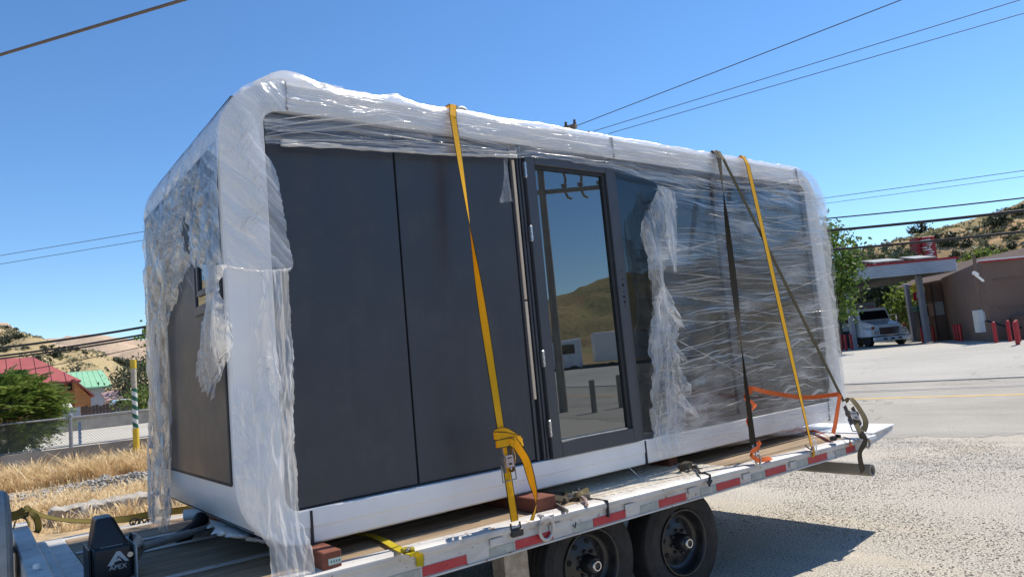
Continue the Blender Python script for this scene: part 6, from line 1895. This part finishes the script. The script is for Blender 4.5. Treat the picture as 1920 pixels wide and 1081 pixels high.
# loose skirt of wrap along the foot of the left end
def skirt(u, v):
    y = .12 + .75 * u; a = v
    x = .10 + .22 * v; z = .085 - .10 * v
    d = .05 * (ridge((u * 4, v * 2, 6), 3) - .2) * math.sin(math.pi * u)
    return V((x - .02 - max(d, 0) - .05 * math.sin(math.pi * u) * (1 - v), y, z - max(d, 0) * .5))
m = MB(); m.grid(skirt, 40, 20, lambda u, v: (u, v * .4)); m.build('crumpled_skirt', MT['white'], fw, smooth='all')

# ================================================================ STRAPS
def ribbon(m, pts, wd, width, thick=.0028, sub=8, flat=False):
    P = [V(p) for p in pts]; W = [V(x) for x in wd]
    pp, ww, wi = [], [], []
    for i in range(len(P) - 1):
        p0, p1, p2, p3 = P[max(0, i - 1)], P[i], P[i + 1], P[min(len(P) - 1, i + 2)]
        for k in range(sub):
            t = k / sub
            if flat: pp.append(p1.lerp(p2, t))
            else: pp.append(.5 * ((2 * p1) + (p2 - p0) * t + (2 * p0 - 5 * p1 + 4 * p2 - p3) * t * t + (3 * p1 - p0 - 3 * p2 + p3) * t ** 3))
            ww.append(W[i].lerp(W[i + 1], t))
    pp.append(P[-1]); ww.append(W[-1])
    n0 = len(m.v); m.uv = m.uv or []; d = 0
    for i, (p, x) in enumerate(zip(pp, ww)):
        t = (pp[min(i + 1, len(pp) - 1)] - pp[max(i - 1, 0)]).normalized()
        x = x - t * x.dot(t); x.normalize()
        nn = t.cross(x)
        if i: d += (p - pp[i - 1]).length
        for s, q in ((-1, -1), (1, -1), (1, 1), (-1, 1)):
            m.v.append(tuple(p + x * (width / 2 * s) + nn * (thick / 2 * q)))
            m.uv.append((0 if s < 0 else 1, d * 12))
    for i in range(len(pp) - 1):
        for k in range(4):
            a = n0 + i * 4
            m.f.append((a + k, a + (k + 1) % 4, a + 4 + (k + 1) % 4, a + 4 + k))
    m.f.append((n0, n0 + 1, n0 + 2, n0 + 3)); e = n0 + (len(pp) - 1) * 4; m.f.append((e + 3, e + 2, e + 1, e))
    return m
XA = V((1, 0, 0))

def ratchet(par, c, along, nrm, s=1.0, hmat='brass'):
    a = V(along).normalized(); n_ = V(nrm); n_ = (n_ - a * n_.dot(a)).normalized(); x = a.cross(n_)
    R = Matrix((x, a, n_)).transposed()
    def lb(name, mat, u, v, w_, su, sv, sw, bv=.002):
        m = MB(); m.box(V(c) + x * u * s + a * v * s + n_ * w_ * s, (su * s, sv * s, sw * s), R); return m.build(name, MT[mat], par, bevel=bv)
    for sg in (-1, 1):
        lb('ratchet_side', 'steel', sg * .034, 0, .018, .004, .15, .032)
        m = MB(); m.lathe([(.021 * s, 0), (.024 * s, .002 * s), (.021 * s, .005 * s), (0, .005 * s)], V(c) + x * sg * .036 * s + a * -.012 * s + n_ * .02 * s, x * sg, 14, False); m.build('ratchet_gear', MT['steel'], par)
    lb('ratchet_plate', hmat, 0, .012, .036, .056, .070, .004)
    lb('ratchet_slot', 'blackm', 0, .028, .0386, .018, .010, .002, 0)
    lb('ratchet_slot', 'blackm', 0, -.006, .0386, .030, .006, .002, 0)
    m = MB(); m.cyl(V(c) - x * .036 * s - a * .012 * s + n_ * .020 * s, V(c) + x * .036 * s - a * .012 * s + n_ * .020 * s, .009 * s, 10); m.build('spool', MT['steel'], par)
    m = MB(); h = [V(c) + x * -.046 * s + a * .03 * s + n_ * .01 * s, V(c) + x * -.050 * s + a * .12 * s + n_ * .006 * s, V(c) + x * .050 * s + a * .125 * s + n_ * .006 * s, V(c) + x * .046 * s + a * .03 * s + n_ * .01 * s]
    m.tube(h, .0045 * s, 6); m.build('handle', MT['steel'], par, smooth=True)

# first yellow strap, twisted once, knotted above its ratchet
A0 = at(848.5, 211, 1, -.052); B0 = rail_at(964, 984); B0.y -= .012
ys = thing('ratchet_strap', 'wide yellow ratchet strap with a knot and ratchet beside the glass door', 'strap', (1.47, -.15, DZ), 'straps over the house')
def on(py):
    # along the straight run of the strap at a height in the picture
    f = (py - 211) / (984 - 211)
    lo_, hi_ = 0.0, 1.0
    for _ in range(30):
        mid = (lo_ + hi_) / 2; p = A0.lerp(B0, mid); d = p - CAM
        yy = 540.5 - FPX * d.dot(UP) / d.dot(fwd)
        if yy < py: lo_ = mid
        else: hi_ = mid
    return A0.lerp(B0, lo_)
m = MB()
ribbon(m, [V((1.46, 2.03, 1.2)), V((1.46, 2.03, HH + .02)), V((1.46, 1.9, HH + .045)), V((1.46, .10, HH + .045)), V((1.46, -.02, HH + .035)), A0 + V((0, 0, -.02))], [XA] * 6, .052, sub=4, flat=True)
pts = [A0 + V((0, 0, -.02)), on(300), on(380), on(425), on(470), on(560), on(680), on(806)]
ang = [0, -14, -38, -56, -76, -120, -165, -180]
ribbon(m, pts, [V((math.cos(rad(a)), -math.sin(rad(a)), 0)) for a in ang], .052, sub=8)
m.build('webbing', MT['yel'], ys, smooth=True)
m = MB(); ribbon(m, [on(806), on(835), on(900), on(976)], [XA] * 4, .054, sub=4); m.build('lower_webbing', MT['yel'], ys, smooth=True)
kc = on(818); kn = V((0, -1, 0))
def K(px, py, y): return at(px, py, 1, kc.y + y)
m = MB()
ribbon(m, [K(929, 812, -.02), K(945, 808, -.035), K(962, 816, -.03), K(974, 824, -.01), K(979, 830, .012), K(968, 834, .02)], [V((.15, 0, 1))] * 6, .050)
ribbon(m, [K(930, 812, .014), K(926, 816, -.006), K(932, 817, -.03), K(950, 818, -.04), K(968, 822, -.045)], [V((0, 0, 1))] * 5, .052)
ribbon(m, [K(976, 822, -.02), K(962, 826, -.045), K(945, 830, -.042), K(934, 832, -.03), K(930, 833, -.004)], [V((.1, 0, 1))] * 5, .050)
ribbon(m, [K(952, 826, -.030), K(958, 828, -.055), K(966, 834, -.05)], [V((0, -.2, 1))] * 3, .046)
m.build('knot', MT['yel'], ys, smooth=True)
m = MB()
tl = [K(962, 824, -.055), K(974, 842, -.06), K(986, 862, -.055), K(993, 885, -.06), K(999, 908, -.07), K(1003, 922, -.085), K(1005, 945, -.09), K(1000, 966, -.09), K(997, 975, -.085)]
ta = [20, 30, 40, 55, 75, 95, 130, 150, 155]
ribbon(m, tl, [V((math.cos(rad(a)), -math.sin(rad(a)), .15)) for a in ta], .052)
ribbon(m, [K(957, 832, -.03), K(965, 850, -.02), K(965, 868, -.015), K(960, 880, -.012), K(952, 878, -.02)], [V((.55, .6, .1))] * 5, .040)
m.build('loose_tail', MT['yel'], ys, smooth=True)
rc = on(860); al = (on(900) - on(830)).normalized()
ratchet(ys, rc + V((0, -.006, 0)), al, (0, -1, .1), 1.0)
hk = on(983)
m = MB(); m.tube([hk + V((-.032, 0, .012)), hk + V((-.034, -.004, -.022)), hk + V((.034, -.004, -.022)), hk + V((.032, 0, .012))], .006, 6); m.build('hook', MT['black'], ys)

# second yellow strap on the right
A1 = at(1401, 304, 1, -.055); B1 = rail_at(1519, 838); B1.y -= .014
y2 = thing('ratchet_strap', 'plain yellow strap over the film covered glazing, crossing the olive strap', 'strap', (4.5, -.2, DZ), 'straps over the house')
m = MB()
ribbon(m, [V((4.69, 2.03, 1.2)), V((4.69, 2.03, HH + .02)), V((4.69, 1.9, HH + .04)), V((4.69, .1, HH + .04)), V((A1.x, -.02, HH + .03)), A1 + V((0, 0, -.015))], [XA] * 6, .056, sub=4, flat=True)
ribbon(m, [A1 + V((0, 0, -.015)), A1.lerp(B1, .3), A1.lerp(B1, .55), A1.lerp(B1, .72), A1.lerp(B1, .86), B1], [V((math.cos(rad(a)), -math.sin(rad(a)), 0)) for a in (2, 2, 2, -3, -12, -21)], .060, sub=8)
m.build('webbing', MT['yel'], y2, smooth=True)
m = MB(); ribbon(m, [B1, B1 + V((.006, -.010, -.03)), B1 + V((-.014, -.008, -.075))], [V((.8, -.5, 0)), XA, XA], .030, sub=4); m.build('loose_tail', MT['yel'], y2)
m = MB(); m.tube([B1 + V((-.04, .03, .02)), B1 + V((-.045, -.0, .0)), B1 + V((-.02, -.008, -.02)), B1 + V((.0, -.004, .01))], .006, 6); m.build('hook', MT['steel'], y2)
m = MB(); m.tube([B1 + V((.03 + .018 * math.cos(a), -.012, .01 + .05 * math.sin(a))) for a in [k * .524 for k in range(12)]], .005, 6, closed=True); m.build('rope_loop', MT['white'], y2)

# two olive straps that share one roof point
A2 = at(1348, 294, 1, -.06); B2 = rail_at(1417, 838); B2.y += .02
o1 = thing('ratchet_strap', 'steep twisted olive strap with orange webbing wound round its foot', 'strap', (4.0, -.2, DZ), 'straps over the house')
m = MB()
ribbon(m, [V((4.28, 2.03, 1.2)), V((4.28, 2.03, HH + .02)), V((4.28, 1.9, HH + .04)), V((4.28, .1, HH + .04)), V((A2.x, -.02, HH + .03)), A2 + V((0, 0, -.012))], [XA] * 6, .05, sub=4, flat=True)
ribbon(m, [A2 + V((0, 0, -.012)), A2.lerp(B2, .12), A2.lerp(B2, .25), A2.lerp(B2, .42), A2.lerp(B2, .56), A2.lerp(B2, .66), A2.lerp(B2, .78), B2], [V((math.cos(rad(a)), -math.sin(rad(a)), 0)) for a in (10, -28, -75, -120, -165, -203, -240, -285)], .048, sub=8)
m.build('webbing', MT['oliveb'], o1, smooth=True)
m = MB(); q = B2; m.tube([q + V((-.02, -.01, .02)), q + V((-.022, -.02, -.03)), q + V((.0, -.03, -.06)), q + V((.024, -.02, -.03)), q + V((.02, -.01, .02))], .009, 7); m.build('snap_hook', MT['galv'], o1, smooth=True)
m = MB(); q = rail_at(1417, 862); m.tube([q + V((.030 * math.cos(a), -.02, .045 * math.sin(a) + .005)) for a in [k * .524 for k in range(12)]], .009, 7, closed=True); m.build('d_ring', MT['alu'], o1, smooth=True)

A3 = at(1356, 296, 1, -.064)
R3 = at(1582, 752, 1, -.36)
o2 = thing('ratchet_strap', 'slanting olive strap running to the ratchet at the trailer tail', 'strap', (5.1, -.4, DZ), 'straps over the house')
m = MB()
ribbon(m, [V((4.33, .06, HH + .048)), V((A3.x, -.02, HH + .036)), A3 + V((0, 0, -.012))], [XA] * 3, .05, sub=4, flat=True)
ribbon(m, [A3 + V((0, 0, -.012)), A3.lerp(R3, .2), A3.lerp(R3, .5), A3.lerp(R3, .75), R3], [V((math.cos(rad(a)), -math.sin(rad(a)), .2)) for a in (10, 10, 14, 10, 10)], .030, sub=8)
m.build('webbing', MT['olive'], o2, smooth=True)
R4 = at(1612, 818, 1, -.53)
al = (R4 - R3).normalized()
ratchet(o2, R3.lerp(R4, .45), al, (-.3, -1, .2), 1.25, 'steel')
m = MB()
q = R3.lerp(R4, .25)
ribbon(m, [R3 + V((-.01, -.02, .0)), R3 + V((.02, -.06, .02)), R3.lerp(R4, .3) + V((.05, -.08, .01)), R3.lerp(R4, .6) + V((.06, -.08, -.0)), R3.lerp(R4, .85) + V((.03, -.04, .0))], [V((.9, -.4, 0))] * 5, .05)
ribbon(m, [R3.lerp(R4, .5) + V((-.02, -.03, 0)), R4 + V((-.02, -.03, .01)), R4 + V((.03, -.01, -.02))], [V((.9, -.3, .2))] * 3, .05)
m.build('wound_webbing', MT['olive'], o2, smooth=True)
m = MB()
T4 = at(1618, 884, 1, -.50)
ribbon(m, [R4 + V((-.03, -.03, .04)), R4 + V((.0, -.045, -.03)), at(1612, 850, 1, -.55), T4], [V((.95, -.2, 0))] * 4, .052)
m.build('loose_tail', MT['oliveb'], o2, smooth=True)
m = MB(); m.tube([R4 + V((-.03, -.01, .03)), R4 + V((-.035, -.02, -.02)), R4 + V((.03, -.02, -.03)), R4 + V((.035, -.01, .03))], .008, 7); m.build('hook', MT['silver'], o2)

# orange strap from one olive strap to the other and down to the deck
oy = -.17
os_ = thing('orange_strap', 'bright orange webbing tied between the two olive straps', 'strap', (4.6, -.25, DZ))
def O(px, py, y=-.2): return at(px, py, 1, y)
m = MB()
ribbon(m, [O(1397, 730, -.30), O(1412, 728, -.315), O(1440, 735, -.26), O(1500, 744, -.24), O(1535, 743, -.28), O(1573, 738, -.35)], [V((.1, 0, 1))] * 6, .036)
m.build('cross_band', MT['orange'], os_, smooth=True)
m = MB()
ribbon(m, [O(1410, 732, -.325), O(1397, 742, -.31), O(1398, 748, -.28), O(1412, 755, -.28), O(1414, 764, -.32), O(1404, 776, -.35), O(1401, 788, -.34), O(1405, 800, -.33), O(1408, 812, -.34)], [V((.5, 0, .8)), V((.3, 0, 1)), V((.6, .4, .6)), V((.8, 0, .4)), V((.9, 0, .4)), V((.9, 0, .5)), V((.4, .7, 0)), V((.3, .8, 0)), V((.3, .8, 0))], .032)
ribbon(m, [O(1421, 828, -.36), O(1425, 836, -.42), O(1412, 845, -.46), O(1408, 852, -.48), O(1418, 860, -.48), O(1424, 862, -.45), O(1446, 858, -.44)], [V((.7, 0, .5)), V((.6, 0, .7)), V((.2, 0, 1)), V((.5, .2, .7)), V((.2, 0, 1)), V((0, 0, 1)), V((0, .7, .6))], .034)
m.build('wound_band', MT['orange'], os_, smooth=True)
m = MB()
ribbon(m, [O(1575, 739, -.38), O(1570, 770, -.40), O(1566, 795, -.42), O(1562, 812, -.43)], [V((.9, -.3, .1))] * 4, .034)
m.build('vertical_band', MT['orange'], os_, smooth=True)
m = MB()
q0, q1, q2 = at(1498, 805, 2, DZ + .03), at(1530, 808, 2, DZ + .03), at(1560, 820, 2, DZ + .04)
ribbon(m, [V((4.9, .55, DZ + .03)), q0, q1, q2], [V((.2, .3, 1)), V((.1, .9, .5)), V((.1, .9, .4)), V((.2, .9, .3))], .042)
m.build('deck_band', MT['orange'], os_, smooth=True)
q = at(1563, 821, 2, DZ + .05)
m = MB(); m.box(q, (.07, .05, .035), Matrix.Rotation(.3, 3, 'Z')); m.box(q + V((.02, -.03, .015)), (.02, .06, .03), Matrix.Rotation(-.4, 3, 'Z')); m.build('cam_buckle', MT['black'], os_, bevel=.006)
q = rail_at(1587, 826)
m = MB(); m.tube([q + V((0, .02, .03)), q + V((0, -.03, .02)), q + V((.0, -.03, -.02))], .006, 6); m.build('hook', MT['black'], os_)
m = MB(); ribbon(m, [q + V((-.02, -.032, -.02)), q + V((.0, -.034, -.035)), q + V((.02, -.032, -.03))], [V((0, 0, 1))] * 3, .022); m.build('end_loop', MT['orange'], os_)

# bright yellow tie on the deck near the front
d0, d1, d2 = at(685, 1001, 2, DZ + .02), at(752, 1030, 2, DZ + .02), at(776, 1038, 2, DZ + .03)
t = thing('yellow_tie_strap', 'narrow bright yellow strap hooked over the rail near the timber block', 'strap', d1)
e0 = rail_at(783, 1040); e0.y -= .018
e1 = rail_at(786, 1060); e1.y -= .010
m = MB(); ribbon(m, [V((d0.x - .25, .6, DZ + .02)), d0, d1, d2, e0, e1], [V((.9, .5, 0)), V((.9, .5, 0)), V((.9, .5, .1)), XA, XA, XA], .045, sub=5); m.build('webbing', MT['yelb'], t, smooth=True)
c = (d1 + d2) / 2
for k in range(3):
    m = MB(); m.box(c + V((.012 * k - .01, -.02 * k + .01, .012)), (.05, .022, .022), Matrix.Rotation(.5 + .3 * k, 3, 'Z')); m.build('buckle', MT['yelb'] if k != 1 else MT['steel'], t, bevel=.005)

# old yellow strap tied to the headboard, far side
k0 = at(47, 957, 1, 2.28)
t = thing('old_yellow_strap', 'faded olive yellow strap knotted round the headboard beam end', 'strap', (k0.x, 2.28, .07))
def Q(px, py, y=2.28): return at(px, py, 1, y)
m = MB()
ribbon(m, [Q(52, 956), Q(80, 966, 2.3), Q(120, 974, 2.3), Q(165, 976, 2.3), Q(215, 974, 2.3), Q(250, 970, 2.3), Q(290, 962, 2.3), Q(345, 955, 2.3), Q(420, 945, 2.3)], [V((0, .3, 1)), V((0, .8, .5)), V((0, .9, .4)), V((0, .9, .5)), V((0, .5, .8)), V((0, .2, 1)), V((0, .1, 1)), V((0, .1, 1)), V((0, .1, 1))], .05)
ribbon(m, [Q(18, 968, 2.2), Q(34, 964, 2.2), Q(47, 956, 2.2)], [V((0, 0, 1))] * 3, .06)
m.build('webbing', MT['yeld'], t, smooth=True)
m = MB()
ribbon(m, [Q(38, 962, 2.1), Q(45, 952, 2.06), Q(54, 953, 2.06), Q(55, 962, 2.08), Q(46, 967, 2.1)], [V((.3, .8, .4))] * 5, .05)
ribbon(m, [Q(50, 958, 2.1), Q(62, 963, 2.05), Q(70, 975, 2.05), Q(72, 990, 2.05), Q(68, 998, 2.05)], [V((.8, .5, 0))] * 5, .045)
ribbon(m, [Q(26, 1000, 2.15), Q(28, 980, 2.1), Q(36, 970, 2.08), Q(48, 972, 2.08), Q(54, 984, 2.1), Q(53, 998, 2.15)], [V((.2, 1, 0))] * 6, .05)
m.build('knot', MT['yeld'], t, smooth=True)
m = MB()
for k in range(4):
    p = Q(252 + k * 9, 978 + (k % 2) * 2, 2.27); m.tube([p + V((.03 * math.cos(a), 0, .028 * math.sin(a))) for a in [j * .785 for j in range(8)]], .006, 5, closed=True)
m.tube([Q(249, 978, 2.27), Q(249, 992, 2.27)], .008, 5)
m.build('chain_link', MT['black'], t)

# ratchets and hooks lying on the deck
def heap(px, py, lb, kk, mats=('steel', 'oliveb')):
    c = at(px, py, 2, DZ + .012)
    t = thing('loose_ratchet', lb, 'ratchet', c, 'ratchets lying on the deck')
    a = kk * .8
    ratchet(t, c, (math.cos(a), math.sin(a), .1), (0, 0, 1), .95, 'steel')
    m = MB(); ribbon(m, [c + V((.05 * math.cos(j * 1.1 + kk) * (1 + .3 * j), .045 * math.sin(j * 1.1 + kk), .016 + .012 * (j % 3))) for j in range(6)], [V((math.sin(j * 1.1), .5, .8)) for j in range(6)], .042)
    m.build('webbing', MT[mats[1]], t, smooth=True)
    return t, c
t, c = heap(1040, 942, 'dark steel ratchet lying right of the timber block', 2.2)
m = MB(); m.tube([c, at(1052, 950, 2, DZ + .02), at(1063, 957, 2, DZ + .015)], .012, 7); m.build('hook', MT['steel'], t)
t, c = heap(1085, 932, 'brass coloured ratchet and hook heaped by the rail splice', 3.1, ('steel', 'olive'))
m = MB(); m.tube([at(1074, 922, 2, DZ + .03), at(1085, 917, 2, DZ + .05), at(1092, 925, 2, DZ + .03)], .012, 7); m.build('hook', MT['brass'], t)
m = MB(); m.tube([at(1092, 932, 2, DZ + .03), at(1097, 936, 2, DZ + .03), at(1100, 946, 2, DZ + .01)], .013, 7); m.build('hook', MT['brass'], t)
t, c = heap(1292, 880, 'ratchet with black hook hanging over the rail near the rear wheel', 5.4)
p = rail_at(1328, 890); p.y -= .015; q = rail_at(1326, 903); q.y -= .02
m = MB(); m.tube([c + V((.05, -.03, .02)), at(1312, 886, 2, DZ + .03), at(1322, 886, 2, DZ + .035), p, q], .009, 7); m.build('hook', MT['black'], t, smooth=True)
m = MB(); m.tube([q + V((-.02, 0, .01)), q + V((-.012, -.004, -.022)), q + V((.02, -.004, .012))], .008, 6); m.build('hook_tip', MT['black'], t, smooth=True)
m = MB(); p = at(287, 828, 1, 1.98)
m.box(p, (.05, .03, .09), Matrix.Rotation(.3, 3, 'Y')); m.box(p + V((.01, -.01, -.03)), (.03, .05, .06), Matrix.Rotation(-.4, 3, 'Y'))
tag(m.build('blue_clip', MT['bluerag'], bevel=.01), 'small blue plastic scrap caught at the far end corner', 'scrap')
